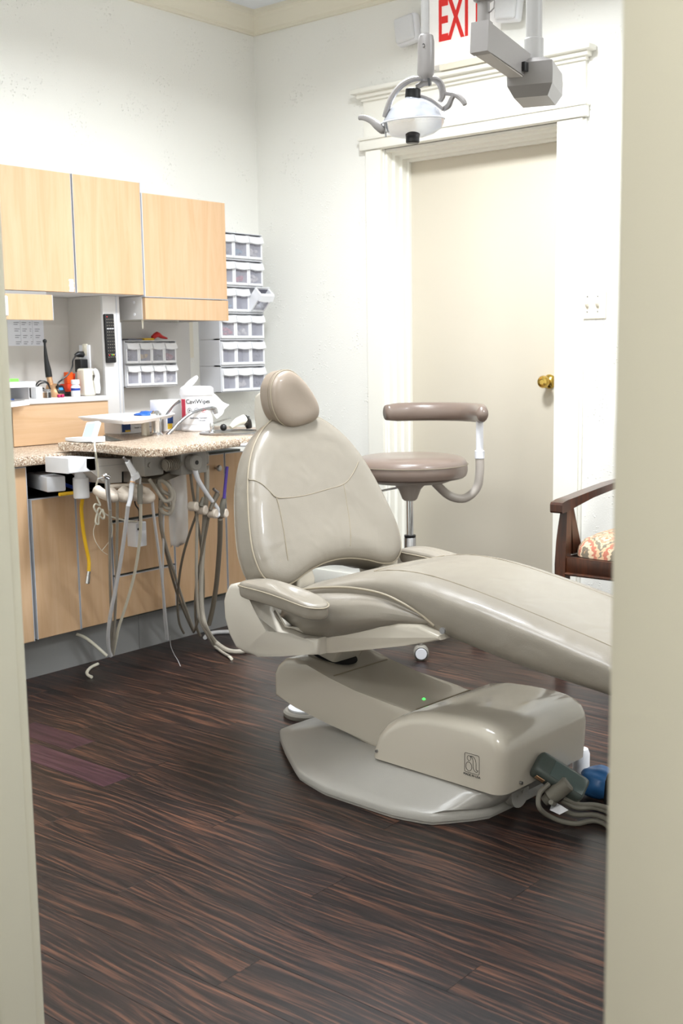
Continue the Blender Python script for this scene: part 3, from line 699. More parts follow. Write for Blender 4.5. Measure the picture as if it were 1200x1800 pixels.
q0, q1, q2, q3 = [Vector(Lw(*q)) for q in ((0.5982, -0.06217, 0.05), (0.6124, -0.09378, 0.04), (0.6429, -0.09784, 0.038), (0.6597, -0.08408, 0.05))]
b = B(); vs = [b.bm.verts.new(q) for q in (q0, q1, q2, q3, Vector(Lw(*(0.6411, -0.09058, 0.06))))]; b.bm.faces.new(vs)
bmesh.ops.solidify(b.bm, geom=b.bm.faces[:], thickness=.0006)
obj('paper_tag', b, 'sheet', t2, smooth=False)
# blue glove-like rag and white cap behind the adapter
g0 = Vector(Lw(*(0.6057, 0.1453, 0.045)))
b = B(); r_ = bmesh.ops.create_icosphere(b.bm, subdivisions=4, radius=1)
for v in b.bm.verts:
    n_ = 1 + .07*math.sin(4*v.co.x+3*v.co.y)*math.cos(4*v.co.z+2) + .03*math.sin(11*v.co.y+5*v.co.z)
    v.co = Vector((v.co.x*.055*n_, v.co.y*.05*n_, max(-.037, v.co.z*.042*n_)))
bmesh.ops.translate(b.bm, vec=(g0.x, g0.y, .040), verts=b.bm.verts)
single('blue_bundle', b, 'bluerag', 'crumpled blue plastic bundle on the floor at the right edge behind the adapter', 'bundle')
w0 = Vector(Lw(.505, .222, 0))
single('floor_bottle', B().lathe([(.02, .001), (.023, .01), (.023, .075), (.018, .088), (.006, .092)], (w0.x, w0.y, 0), seg=20), 'white', 'white rounded bottle top upright behind the right end of the chair base', 'bottle')
b0 = Vector(Lw(.66, .10, .0))
single('black_clamp', B().tube([(b0.x, b0.y, .07), (b0.x+.006, b0.y-.003, .088), (b0.x+.02, b0.y-.004, .09), (b0.x+.028, b0.y-.01, .075), (b0.x+.03, b0.y-.015, .003)], .007, 8, sub=3).tube([(b0.x, b0.y, .072), (b0.x-.003, b0.y-.004, .003)], .008, 8), 'blackp', 'small black hooked clamp between the adapter and the blue bundle', 'clamp')

# ---------------------------------------------------------------- operator stool
sx0, sy0 = 1.361, -.60
# stool
t = thing('operator_stool', 'mauve-brown round stool with curved body support, behind the chair backrest', 'stool', (sx0, sy0, 0))
zs = .752
pr = [(.10, zs-.086), (.208, zs-.088), (.226, zs-.077), (.231, zs-.055), (.230, zs-.032), (.224, zs-.015), (.210, zs-.003), (.17, zs+.006), (.12, zs+.008), (.05, zs+.004), (0, zs+.003)]
se = obj('seat', B().lathe(pr, (sx0, sy0, 0), seg=48), 'stoolv', t, sub=1)
obj('seat_seam', B().tube([(sx0+.2307*math.cos(a), sy0+.2307*math.sin(a), zs-.030) for a in [2*PI*i/48 for i in range(48)]], .0015, 6, closed=True), 'seam', se)
obj('seat_plate', B().lathe([(.05, zs-.103), (.15, zs-.10), (.175, zs-.090), (.175, zs-.084)], (sx0, sy0, 0), seg=36).lathe([(.022, zs-.175), (.030, zs-.168), (.045, zs-.13), (.068, zs-.105), (.068, zs-.09)], (sx0, sy0, 0), seg=24), 'stoolp', t)
obj('gas_column', B().cyl((sx0, sy0, .42), (sx0, sy0, zs-.17), .0145), 'chrome', t)
obj('column_tube', B().lathe([(.024, .12), (.024, .425), (.021, .43)], (sx0, sy0, 0)).lathe([(.03, .09), (.045, .10), (.045, .14), (.028, .16)], (sx0, sy0, 0)), 'steel', t)
obj('column_ring', B().lathe([(.0225, .428), (.0235, .432), (.0235, .438), (.014, .44)], (sx0, sy0, 0)), 'blackp', t)
hl = Vector((-.766, -.643, 0))
lv = [Vector((sx0, sy0, zs-.118)) + hl*.02, Vector((sx0, sy0, zs-.14))+hl*.14]
lvo = obj('height_lever', B().cyl(lv[0], lv[1], .0042), 'chrome', t)
obj('lever_grip', B().cyl(lv[1], lv[1]+(lv[1]-lv[0])*.38, .0075, .0095, bev=.002), 'stoolp', lvo)
for k_ in range(5):
    a = math.radians(-45.7+72*k_); dx, dy = math.cos(a), math.sin(a)
    lg = obj('leg', B().loft([[(sx0+dx*r_-dy*w_*s1, sy0+dy*r_+dx*w_*s1, z_+h_*s2) for s1, s2 in ((-1, -1), (1, -1), (1, 1), (-1, 1))] for r_, w_, z_, h_ in ((.03, .018, .115, .018), (.12, .016, .105, .015), (.26, .012, .078, .010), (.279, .010, .074, .008))]), 'stoolp', t, angle=30)
    cx_, cy_ = sx0+dx*.279, sy0+dy*.279
    ca, sa_ = math.cos(a+.9), math.sin(a+.9)
    if k_ == 0: ca, sa_ = .60, -.80
    cs = obj('caster', B().cyl((cx_-ca*.020, cy_-sa_*.020, .029), (cx_+ca*.022, cy_+sa_*.022, .029), .029, seg=24, bev=.004).cyl((cx_, cy_, .03), (cx_, cy_, .072), .006), 'rubber', t)
    obj('hub_cap', B().cyl((cx_+ca*.0215, cy_+sa_*.0215, .029), (cx_+ca*.0245, cy_+sa_*.0245, .029), .022, seg=24, bev=.0015), 'whiteg', cs)
    obj('hub_ring', B().tube([(cx_+ca*.0225+(-sa_)*.0235*math.cos(q), cy_+sa_*.0225+ca*.0235*math.cos(q), .029+.0235*math.sin(q)) for q in [2*PI*i/20 for i in range(20)]], .0012, 5, closed=True), 'blackp', cs)
pc = Vector((sx0+.77*.052, sy0+.638*.052, 0)); P_ = []; 
for i in range(11):
    a = math.radians(32+(165-32)*i/10); P_.append(Vector((pc.x+.235*math.cos(a), pc.y+.235*math.sin(a), .917)))
bp_ = obj('body_support', B().tube(P_, [.029]+[.038]*9+[.031], 16, sub=3, flat=(.75, 1)), 'stoolv', t, angle=180)
e0 = P_[0]; 
tp = P_[1]*.7+P_[2]*.3
obj('support_post', B().cyl((tp.x, tp.y, .76), (tp.x, tp.y, .89), .0150).cyl((tp.x, tp.y, .735), (tp.x, tp.y, .77), .020, bev=.003), 'whiteg', t)
um = Vector((sx0, sy0, 0))
obj('support_arm', B().tube([(tp.x, tp.y, .75), (tp.x, tp.y, .675), (tp.x-.012, tp.y-.006, .615), (tp.x*.78+um.x*.22, tp.y*.78+um.y*.22, .578), (tp.x*.56+um.x*.44, tp.y*.56+um.y*.44, .592), (tp.x*.36+um.x*.64, tp.y*.36+um.y*.64, .645)], .0175, 12, sub=5), 'stoolp', t)

# ---------------------------------------------------------------- wooden armchair by the door
t = thing('wooden_armchair', 'dark walnut armchair with patterned tapestry seat against the back wall right of the door', 'armchair', (2.34, -.36, 0))
xl, xr, yf, yb = 2.06, 2.62, -.63, -.10
for s_, x_ in ((1, xl), (-1, xr)):
    # front post: shaped, runs from floor to arm
    obj('leg', B().loft([[(x_+s_*ox+a*wx, yf+oy+c_*wy, z_) for a, c_ in ((-1, -1), (1, -1), (1, 1), (-1, 1))] for z_, wx, wy, ox, oy in ((.0, .015, .015, 0, 0), (.30, .020, .02, 0, 0), (.40, .021, .02, 0, 0), (.48, .020, .02, .001, .005), (.54, .017, .018, .002, .01), (.585, .014, .016, .004, .012), (.60, .014, .016, .005, .012))]), 'chairwood', t, angle=30)
    obj('leg', B().loft([[(x_+a*.018, yb+oy+c_*.018, z_) for a, c_ in ((-1, -1), (1, -1), (1, 1), (-1, 1))] for z_, oy in ((0, .01), (.42, -.01), (.65, .0), (.96, .055))]), 'chairwood', t, angle=30)
    obj('arm_brace', B().loft([[(x_+s_*ox+a*.007, yf+.03+oy+c_*wy, z_) for a, c_ in ((-1, -1), (1, -1), (1, 1), (-1, 1))] for z_, wy, oy, ox in ((.43, .035, .05, .012), (.50, .024, .03, .012), (.60, .010, .01, .008))]), 'chairwood', t, angle=30)
    obj('armrest', B().loft([[(x_+s_*ox+a*.024, y_+c_*0, z_+c_*h_) for a, c_ in ((-1, -1), (1, -1), (1, 1), (-1, 1))] for y_, z_, h_, ox in ((-.675, .606, .012, -.004), (-.67, .607, .019, -.004), (-.64, .612, .021, -.002), (-.58, .620, .018, .0), (-.45, .636, .014, .002), (-.30, .648, .013, .002), (-.10, .652, .014, 0))]), 'chairwood', t, angle=30)
    obj('side_rail', B().box((x_-.012, yf+.02, .365), (x_+.012, yb-.02, .425), .002), 'chairwood', t)
obj('front_rail', B().box((xl+.02, yf-.014, .372), (xr-.02, yf+.012, .428), .002).tube([(xl+.02, yf-.015, .368), (xr-.02, yf-.015, .368)], .006, 8), 'chairwood', t)
obj('back_rail', B().box((xl+.018, yb-.02, .365), (xr-.018, yb, .425), .002).box((xl-.005, yb+.03, .88), (xr+.005, yb+.058, .97), .006), 'chairwood', t)
obj('back_splat', B().box((2.25, yb+.012, .42), (2.43, yb+.026, .90), .003, rot=Matrix.Rotation(-.1, 3, 'X')), 'chairwood', t)
n_ = 14; rings = []
for k_, z_ in ((1.0, .430), (1.0, .445), (.985, .463), (.93, .485), (.8, .503), (.5, .518), (.2, .522)):
    cxx, cyy = (xl+xr)/2, (yf+yb)/2; hx_, hy_ = (xr-xl)/2-.022, (yb-yf)/2-.0
    rings.append([(cxx+hx_*k_*math.copysign(abs(math.cos(a))**.3, math.cos(a)), cyy+hy_*k_*math.copysign(abs(math.sin(a))**.3, math.sin(a)), z_) for a in [2*PI*(i+.5)/40 for i in range(40)]])
obj('seat_cushion', B().loft(rings), 'tape', t, angle=60)

# ---------------------------------------------------------------- wall cabinets
t = thing('wall_cabinet', 'tall maple wall cabinet with two doors, at the left edge on the left wall', 'cabinet', (0, -1.4, 1.41))
obj('carcass', B().box((.001, -1.745, 1.410), (.308, -1.043, 1.862)), 'greylam', t, smooth=False)
for y0, y1 in ((-1.740, -1.3935), (-1.3865, -1.045)):
    d = obj('door', B().box((.311, y0+.002, 1.412), (.329, y1-.002, 1.864), .001, 1), 'maple', t)
    obj('edge_band', B().box((.3105, y0, 1.411), (.3295, y0+.002, 1.865)).box((.3105, y1-.002, 1.411), (.3295, y1+.0, 1.865)), 'band', d)
    if y0 < -1.5:
        b = B()
        for k_ in range(5): b.box((.3291, y1-.030+.002*(k_ % 2), 1.414+.010*k_), (.3300, y1-.008+.002*(k_ % 2), 1.422+.010*k_))
        obj('label_stack', b, 'paper', d, smooth=False)
t = thing('fold_down_flap', 'short maple flap with white pull hanging under the tall wall cabinet', 'flap', (.35, -1.63, 1.35))
obj('panel', B().box((.342, -1.752, 1.302), (.358, -1.527, 1.397), .001, 1), 'maple', t)
obj('panel_band', B().box((.3415, -1.527, 1.302), (.3585, -1.5245, 1.397)), 'band', t)
obj('pull', B().box((.358, -1.752, 1.315), (.372, -1.732, 1.388), .005, 3), 'white', t)
obj('hanger', B().box((.30, -1.74, 1.345), (.3415, -1.54, 1.4095), .002), 'toe', t)
t = thing('wall_cabinet', 'lower maple wall cabinet with one door and a plain valance, next to the drawer bins', 'cabinet', (0, -.8, 1.31))
obj('carcass', B().box((.001, -1.040, 1.408), (.308, -.556, 1.823)).box((.02, -1.040, 1.314), (.308, -1.024, 1.41)).box((.02, -.572, 1.314), (.308, -.556, 1.41)), 'greylam', t, smooth=False)
d = obj('door', B().box((.311, -1.036, 1.407), (.329, -.559, 1.826), .001, 1), 'maple', t)
obj('edge_band', B().box((.3105, -1.038, 1.4045), (.3295, -.557, 1.407)).box((.3105, -1.0405, 1.405), (.3295, -1.036, 1.826)), 'band', d)
obj('valance', B().box((.309, -1.038, 1.312), (.327, -.552, 1.401), .001, 1), 'maple', t)
b = B()
for z_ in (1.335, 1.385): b.cyl((.26, -1.0403, z_), (.26, -1.042, z_), .006, seg=12)
obj('hole_cap', b, 'white', t)

# backing panels, niche and post
t = thing('niche_lining', 'light grey laminate backing and side panels under the wall cabinets', 'panel', (0, -1.4, .86))
obj('back_panel', B().box((.001, -2.1, .82), (.02, -1.2, 1.409)), 'greylamd', t, smooth=False)
obj('side_panel', B().box((.02, -1.2, .86), (.2345, -1.185, 1.409)), 'greylamd', t, smooth=False)
obj('post', B().box((.235, -1.2, .86), (.25, -1.112, 1.409), .001).box((.02, -1.127, .86), (.235, -1.112, 1.409)), 'greylam', t)
obj('post_edge', B().box((.2475, -1.131, .86), (.2525, -1.126, 1.409)).box((.2495, -1.112, .86), (.252, -1.1085, 1.30)), 'band', t, smooth=False)
obj('back_panel', B().box((.001, -1.11, .82), (.012, -.50, 1.314)), 'greylam', t, smooth=False)
obj('joint_strip', B().box((.001, -.50, 1.15), (.010, -.475, 1.40)), 'ivory', t)
t = thing('niche_shelf', 'light grey shelf with maple front below it in the niche at left', 'shelf', (.2, -1.5, .98))
obj('shelf_board', B().box((.02, -2.1, .982), (.268, -1.2015, 1.002), .001), 'greylam', t)
obj('front_panel', B().box((.245, -1.665, .822), (.262, -1.2015, .981), .001, 1), 'maple_h', t)
obj('front_panel', B().box((.245, -2.1, .822), (.262, -1.672, .915), .001, 1), 'maple_h', t)
obj('lock', B().cyl((.262, -1.222, .90), (.266, -1.222, .90), .006, seg=14), 'steel', t)
obj('open_box', B().box((.10, -1.80, .916), (.262, -1.672, .921)).box((.10, -1.675, .916), (.262, -1.672, .982)).box((.09, -1.80, .916), (.10, -1.672, .982)), 'greylam', t, smooth=False)

# ---------------------------------------------------------------- base cabinets
t = thing('base_cabinet', 'long maple base cabinet run with grey toe kick along the left wall', 'cabinet', (.3, -1.4, 0))
obj('carcass', B().box((.02, -2.1, .15), (.598, -1.862, .784)).box((.02, -1.862, .15), (.598, -1.510, .655)).box((.02, -1.51, .15), (.598, -.775, .764)), 'plugd', t, smooth=False)
obj('end_panel', B().box((.02, -2.112, .15), (.60, -2.1005, .784), .001), 'greylam', t)
obj('toe_kick', B().box((.50, -2.1, 0), (.556, -1.3345, .15)), 'toe', t, smooth=False)
obj('toe_kick', B().box((.50, -1.3325, 0), (.556, -.79, .15)), 'toe', t, smooth=False)
def front(nm, y0, y1, z0, z1, m='maple'):
    d = obj(nm, B().box((.601, y0+.003, z0), (.619, y1-.003, z1), .001, 1), m, t)
    obj('edge_band', B().box((.6005, y0+.0005, z0-.0005), (.6195, y0+.003, z1)).box((.6005, y1-.003, z0-.0005), (.6195, y1-.0005, z1)).box((.6005, y0+.0005, z1), (.6195, y1-.0005, z1+.003)), 'band', d, smooth=False)
    return d
front('door', -2.09, -1.866, .152, .778)
front('door', -1.854, -1.662, .155, .660)
front('door', -1.660, -1.503, .157, .660)
front('drawer', -1.498, -1.186, .545, .762)
front('drawer', -1.498, -1.186, .333, .532)
front('drawer', -1.498, -1.186, .160, .322)
front('door', -1.182, -.893, .164, .752)
d = front('door', -.889, -.780, .168, .752)
kn = obj('knob', B().lathe([(.006, 0), (.006, .012), (.012, .018), (.0135, .024), (.010, .029), (0, .030)], (.619, -.945, .698), (1, 0, 0), 18), 'steel', t)
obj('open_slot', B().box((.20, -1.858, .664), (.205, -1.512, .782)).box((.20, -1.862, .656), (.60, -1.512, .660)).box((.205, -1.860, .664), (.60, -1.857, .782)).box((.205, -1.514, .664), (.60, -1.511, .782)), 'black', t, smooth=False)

single('worktop', B().box((.021, -2.1, .785), (.645, -1.2, .8195), .006, 2), 'speckle', 'lower speckled beige worktop at the left over the open slot', 'worktop')
# raised movable top of the delivery unit
tpo = [(0.624, -1.7288, 0.857), (0.6981, -1.7027, 0.857), (0.791, -1.6951, 0.857), (0.9239, -1.7199, 0.857), (1.0502, -1.7434, 0.857), (1.1280, -1.7387, 0.857), (1.1585, -1.7085, 0.857), (1.1480, -1.6485, 0.857), (1.1139, -1.5442, 0.857), (1.1099, -1.4315, 0.857), (1.0693, -1.2712, 0.857)]
tp_ = [(p[0], p[1]) for p in tpo] + [(1.06, -.80), (1.0, -.76), (.03, -.76), (.03, -1.10), (.27, -1.105), (.27, -1.21), (.50, -1.43)]
def inset_poly(P, k):
    cx_ = sum(p[0] for p in P)/len(P); cy_ = sum(p[1] for p in P)/len(P)
    return [(cx_+(p[0]-cx_)*k, cy_+(p[1]-cy_)*k) for p in P]
t = thing('delivery_worktop', 'raised speckled beige worktop with sink and hoses hanging below it', 'worktop', (.6, -1.2, .84))
obj('top_slab', B().loft([[(p[0], p[1], z_) for p in inset_poly(tp_, k_)] for k_, z_ in ((.99, .827), (1, .831), (1, .853), (.993, .857))]), 'speckle', t, angle=40)
obj('front_rail', B().tube([(1.0000, -1.5215, 0.8188), (1.0200, -1.4664, 0.8236), (1.0400, -1.3679, 0.8284), (1.0600, -1.2628, 0.8342), (1.075, -1.0, .82)], .0085, 10), 'white', t)
obj('housing', B().prism([(0.8, -1.7422, 0.8088)[1:], (0.8, -1.3623, 0.7786)[1:], (0.8, -1.3656, 0.7101)[1:], (0.8, -1.4395, 0.6914)[1:], (0.8, -1.4996, 0.6972)[1:], (0.8, -1.4972, 0.7453)[1:], (0.8, -1.5877, 0.7491)[1:], (0.8, -1.5897, 0.7101)[1:], (0.8, -1.6646, 0.7132)[1:], (0.8, -1.7440, 0.777)[1:]], 'x', .66, .80), 'greylamd', t, angle=20)
obj('housing_seam', B().box((.8, -1.70, .776), (.8015, -1.56, .777)), 'toe', t)
obj('cable_hollow', B().prism([(0.79, -1.5895, 0.757)[1:], (0.79, -1.4776, 0.7473)[1:], (0.79, -1.4804, 0.6906)[1:], (0.79, -1.5924, 0.7015)[1:]], 'x', .66, .70), 'black', t, smooth=False)
p0 = (0.9, -1.5290, 0.7637)
obj('mount_block', B().box((.84, p0[1]-.045, .735), (.91, p0[1]+.045, .826), .006).cyl((.91, p0[1]-.02, .775), (.916, p0[1]-.02, .775), .010).box((.91, p0[1]+.0, .80), (.9115, p0[1]+.012, .81)), 'basep', t)
p0, p1 = Vector((0.93, -1.4959, 0.7707)), Vector((0.93, -1.3907, 0.7723))
b = B()
for i in range(26):
    c_ = p0.lerp(p1, i/25); dv = (p1-p0).normalized()*.0014; b.cyl(c_-dv, c_+dv, .0215 if i % 2 else .0175, seg=18)
obj('ribbed_duct', b, 'hoseg', t)
k0 = Vector((0.96, -1.3818, 0.7751))
obj('pivot_block', B().box((.86, k0.y-.055, k0.z-.045), (.95, k0.y+.075, .829), .005).cyl((.95, k0.y-.01, k0.z), (.985, k0.y-.01, k0.z), .030, seg=28, bev=.004).box((.87, k0.y+.075, k0.z-.02), (.93, k0.y+.11, k0.z+.028), .01, 3), 'basep', t)
obj('pivot_socket', B().cyl((.984, k0.y-.01, k0.z), (.9865, k0.y-.01, k0.z), .008), 'blackp', t)
obj('bracket_plate', B().prism([(0.88, -1.5083, 0.7195)[1:], (0.88, -1.4249, 0.7412)[1:], (0.88, -1.3254, 0.7452)[1:], (0.88, -1.3404, 0.7316)[1:], (0.88, -1.4542, 0.7082)[1:], (0.88, -1.5037, 0.7025)[1:]], 'x', .80, .89, bevel=.004), 'hosed', t)
# left swing arm of white plastic
q = (0.78, -1.7480, 0.7803)
t = thing('swing_arm', 'white plastic swing arm joint in front of the open black slot', 'swing arm', (.7, -1.78, .66))
obj('upper_block', B().prism([(0.8, -1.8197, 0.815)[1:], (0.8, -1.7024, 0.8097)[1:], (0.8, -1.7000, 0.7611)[1:], (0.8, -1.8203, 0.7618)[1:]], 'x', .665, .80, bevel=.004), 'white', t)
c_ = (0.72, -1.7097, 0.7229)
obj('joint_cylinder', B().cyl((.72, c_[1], .66), (.72, c_[1], .735), .0285, seg=28, bev=.003).cyl((.72, c_[1], .73), (.72, c_[1], .79), .022, seg=24), 'white', t)
obj('lower_arm', B().box((.48, c_[1]-.09, .690), (.70, c_[1]-.02, .745), .006, rot=Matrix.Rotation(-.3, 3, 'Z')), 'whiteg', t)
def hose(name, label, pts, r, m, cat='hose', group=None, sub=6, seg=8):
    return single(name, B().tube(pts, r, seg, sub=sub), m, label, cat, group)
hose('blue_cable', 'blue cable slanting behind the white swing arm', [(.56, -1.70, .71), (0.66, -1.6529, 0.6784), (0.64, -1.6235, 0.6952), (0.62, -1.5861, 0.7095), (0.6, -1.5432, 0.7193), (.5, -1.6, .78)], .007, 'blue', 'cable')
yh = thing('yellow_hose', 'thin yellow hose with metal end hanging in front of the cabinet doors', 'hose', (0.68, -1.6817, 0.6702))
obj('tubing', B().tube([(.70, -1.79, .68), (0.7, -1.6970, 0.6731), (0.68, -1.6823, 0.6141), (0.67, -1.6711, 0.5387), (0.67, -1.6619, 0.4743), (0.67, -1.6519, 0.4199), (0.67, -1.6542, 0.3798)], .0068, 10, sub=5), 'yellow', yh)
e0, e1 = Vector((0.67, -1.6542, 0.3798)), Vector((0.67, -1.6645, 0.3346))
obj('metal_end', B().cyl(e0, e0.lerp(e1, .35), .0075).cyl(e0.lerp(e1, .35), e1, .0088, bev=.001), 'chrome', yh)

# ---------------------------------------------------------------- instrument holders and hoses (left group)
t = thing('instrument_holder', 'beige instrument holder bar with four rests under the raised worktop corner', 'instrument holder', (0.95, -1.6623, 0.6862))
obj('bar', B().tube([(0.86, -1.7007, 0.7083), (0.88, -1.6536, 0.7089), (0.9, -1.6060, 0.7035), (0.93, -1.5748, 0.688)], .008, 8, sub=3), 'holder', t)
for (a, c_) in (((0.93, -1.7826, 0.6973), (0.97, -1.7667, 0.6867)), ((0.93, -1.7240, 0.6853), (0.97, -1.7122, 0.6829)), ((0.94, -1.6768, 0.687), (0.97, -1.6592, 0.6792)), ((0.95, -1.6324, 0.667), (0.97, -1.6052, 0.6716))):
    a, c_ = Vector(a), Vector(c_)
    m_ = a.lerp(c_, .5)
    obj('rest', B().tube([a+Vector((-.03, 0, .012)), a, m_+Vector((.014, 0, -.004)), c_, c_+Vector((-.03, 0, .016))], .0175, 12, sub=4), 'holder', t)
obj('end_knob', B().ball((0.98, -1.6007, 0.6738), .0075), 'holder', t)
def inst(name, label, parts, cat='dental handpiece'):
    p_ = parts[0]
    t = thing(name, label, cat, tuple(p_[1][-1]))
    for nm, pts, r, m_ in parts: obj(nm, B().tube(pts, r, 12, sub=4 if len(pts) > 2 else 0), m_, t)
    return t
inst('air_water_syringe', 'chrome-headed air water syringe, leftmost in the holder bar', [
    ('body', [(0.98, -1.8005, 0.7527), (0.98, -1.7998, 0.7218), (0.98, -1.7970, 0.6828), (0.98, -1.7940, 0.6476)], [.0095, .0085, .007, .006], 'steel'),
    ('head', [(0.98, -1.8169, 0.7619), (0.98, -1.8047, 0.7646), (0.98, -1.7930, 0.7578)], [.006, .0095, .008], 'chrome'),
    ('nozzle', [(0.99, -1.8466, 0.7576), (0.99, -1.8250, 0.7613)], .0035, 'chrome'),
    ('hose', [(0.97, -1.7860, 0.6459), (0.8996, -1.7351, 0.5267), (0.8213, -1.6788, 0.388), (0.73, -1.6084, 0.2167), (0.64, -1.5391, 0.03839)], .0048, 'hoseg')], 'syringe')
inst('grey_hose', 'grey hose hanging straight from the second holder rest', [
    ('hose', [(0.97, -1.7514, 0.6968), (0.9339, -1.7253, 0.6282), (0.8438, -1.6630, 0.45), (0.7537, -1.6041, 0.2619), (0.6861, -1.5645, 0.1149), (0.65, -1.5447, 0.03451)], .0052, 'hoseg')], 'hose')
inst('suction_handpiece', 'white suction handpiece with metal tip, tallest in the holder bar', [
    ('body', [(1.0000, -1.7260, 0.8072), (1.0000, -1.6913, 0.7515)], [.0095, .0125], 'white'),
    ('end_collar', [(1.0000, -1.6982, 0.7639), (1.0000, -1.6890, 0.7474)], .0145, 'white'),
    ('tip', [(1.0000, -1.7425, 0.8221), (1.0000, -1.7261, 0.8053)], .0042, 'steel'),
    ('neck', [(0.99, -1.6929, 0.7511), (0.99, -1.7016, 0.7283), (0.99, -1.7116, 0.6802), (0.99, -1.7231, 0.652)], [.0085, .0085, .008, .0075], 'whiteg'),
    ('ring', [(0.993, -1.7013, 0.7354), (0.993, -1.7027, 0.7316)], .0098, 'gold'),
    ('hose', [(0.99, -1.7229, 0.6559), (0.9377, -1.6964, 0.5652), (0.8692, -1.6663, 0.4428), (0.8069, -1.6443, 0.3285), (0.7509, -1.6277, 0.2231), (0.7073, -1.6075, 0.1377), (0.6762, -1.5830, 0.07337), (0.66, -1.5609, 0.0374)], .0072, 'hosew')], 'dental handpiece')
inst('grey_handpiece', 'dark grey handpiece with cream hose in the rightmost holder rest', [
    ('body', [(1.0000, -1.6749, 0.7244), (1.0000, -1.6763, 0.6969), (1.0000, -1.6784, 0.6556)], [.0095, .0098, .009], 'plugg'),
    ('tip', [(1.0000, -1.6725, 0.7478), (1.0000, -1.6750, 0.7224)], .0042, 'steel'),
    ('hose', [(0.99, -1.6673, 0.6537), (0.9387, -1.6277, 0.5666), (0.89, -1.5982, 0.4825), (0.8268, -1.5713, 0.3715), (0.7637, -1.5588, 0.2594), (0.7018, -1.5539, 0.148), (0.6755, -1.5458, 0.09854), (0.64, -1.5367, 0.03118)], .0056, 'hosec')])
inst('white_hose', 'white hose slanting down from the end knob of the holder bar', [
    ('hose', [(0.98, -1.6061, 0.6703), (0.9403, -1.5669, 0.6001), (0.8827, -1.5053, 0.494), (0.8034, -1.4201, 0.3404), (0.7227, -1.3388, 0.1765), (0.66, -1.2740, 0.0427)], .0052, 'hosew')], 'hose')
inst('white_hose', 'thin pale hose running close behind the slanting white hose to the floor', [
    ('hose', [(0.86, -1.4507, 0.5801), (0.8047, -1.4076, 0.4518), (0.7445, -1.3636, 0.3069), (0.6842, -1.3113, 0.1548), (0.64, -1.2654, 0.03792)], .0038, 'hosew')], 'hose')
hose('thin_string', 'thin pale string trailing from the toe kick onto the floor', [(0.66, -1.2615, 0.05408), (0.6298, -1.2335, 0.004), (0.7349, -1.3106, 0.002), (0.8089, -1.3602, 0.002), (0.8844, -1.4147, 0.002)], .0012, 'hosew', 'string', seg=5)
# coil of taupe hoses under the duct
b = B()
b.tube([(0.88, -1.5297, 0.7215), (0.9, -1.5142, 0.6799), (0.92, -1.4985, 0.6424), (0.93, -1.4745, 0.6446), (0.93, -1.4679, 0.6689), (0.92, -1.4847, 0.7031), (0.9, -1.4991, 0.7136), (0.9, -1.4899, 0.6775), (0.92, -1.4650, 0.6554), (0.93, -1.4647, 0.6186), (0.92, -1.4735, 0.5917), (0.9, -1.4882, 0.5981), (0.88, -1.4833, 0.617)], .0068, 10, sub=6)
b.tube([(0.86, -1.4502, 0.7066), (0.9, -1.4559, 0.6991), (0.92, -1.4505, 0.6685), (0.93, -1.4582, 0.6387), (0.92, -1.4670, 0.6118), (0.9, -1.4765, 0.6135), (0.88, -1.4768, 0.6372), (0.87, -1.4748, 0.6656)], .0062, 10, sub=6)
b.tube([(0.85, -1.4771, 0.7065), (0.88, -1.4729, 0.6619), (0.9, -1.4593, 0.6283), (0.9, -1.4494, 0.602)], .006, 10, sub=6)
single('hose_coil', b, 'hoseg', 'tangled coil of taupe hoses under the ribbed duct', 'hose')
hose('taupe_hose', 'taupe hose from the coil, ending rightmost on the toe kick floor line', [(0.9, -1.4971, 0.6408), (0.8509, -1.4552, 0.5481), (0.8018, -1.3908, 0.4491), (0.7526, -1.3167, 0.3449), (0.6974, -1.2302, 0.2222), (0.6482, -1.1467, 0.1073), (0.62, -1.0949, 0.03844)], .0056, 'hoseg', group='taupe hoses under the ribbed duct')
hose('taupe_hose', 'taupe hose from the coil, left one of the crossing pair', [(0.88, -1.4818, 0.6482), (0.8393, -1.4501, 0.5571), (0.8037, -1.4056, 0.4731), (0.7478, -1.3246, 0.3344), (0.7041, -1.2515, 0.2198), (0.6614, -1.1655, 0.1009), (0.64, -1.1169, 0.03854)], .0050, 'hosed', group='taupe hoses under the ribbed duct')
hose('taupe_hose', 'darker hose bowing left between the coil and the second holder', [(0.9, -1.3198, 0.5742), (0.8593, -1.3199, 0.4994), (0.81, -1.3135, 0.406), (0.7608, -1.2933, 0.3085), (0.7053, -1.2569, 0.1934), (0.6622, -1.2127, 0.09834), (0.64, -1.1700, 0.04442)], .0048, 'hosed', group='taupe hoses under the ribbed duct')
t = thing('plastic_sleeve', 'long translucent plastic sleeve hanging under the raised worktop', 'sleeve', (0.82, -1.3382, 0.7044))
yA, yB = (0.8, -1.3680, 0.5981)[1], (0.8, -1.2696, 0.5871)[1]
rg = []
for i in range(14):
    f_ = i/13; z_ = .745 - f_*.30; wv = 1 + .06*math.sin(5*f_)
    ym, hw = (yA+yB)/2 - .006*f_, (yB-yA)/2*wv*(.82+.25*f_ if f_ < .8 else 1.02-.6*(f_-.8))
    rg.append([(.80+.012*math.cos(a)*(1+.5*math.sin(3*a+4*f_)), ym+hw*math.sin(a), z_+(.006*math.sin(4*a) if i == 13 else 0)) for a in [2*PI*k/28 for k in range(28)]])
obj('film', B().loft(rg, caps=(0, 1)), 'film', t, angle=180)
obj('clip', B().box((.785, (yA+yB)/2-.03, .742), (.815, (yA+yB)/2+.03, .756), .003), 'whiteg', t)
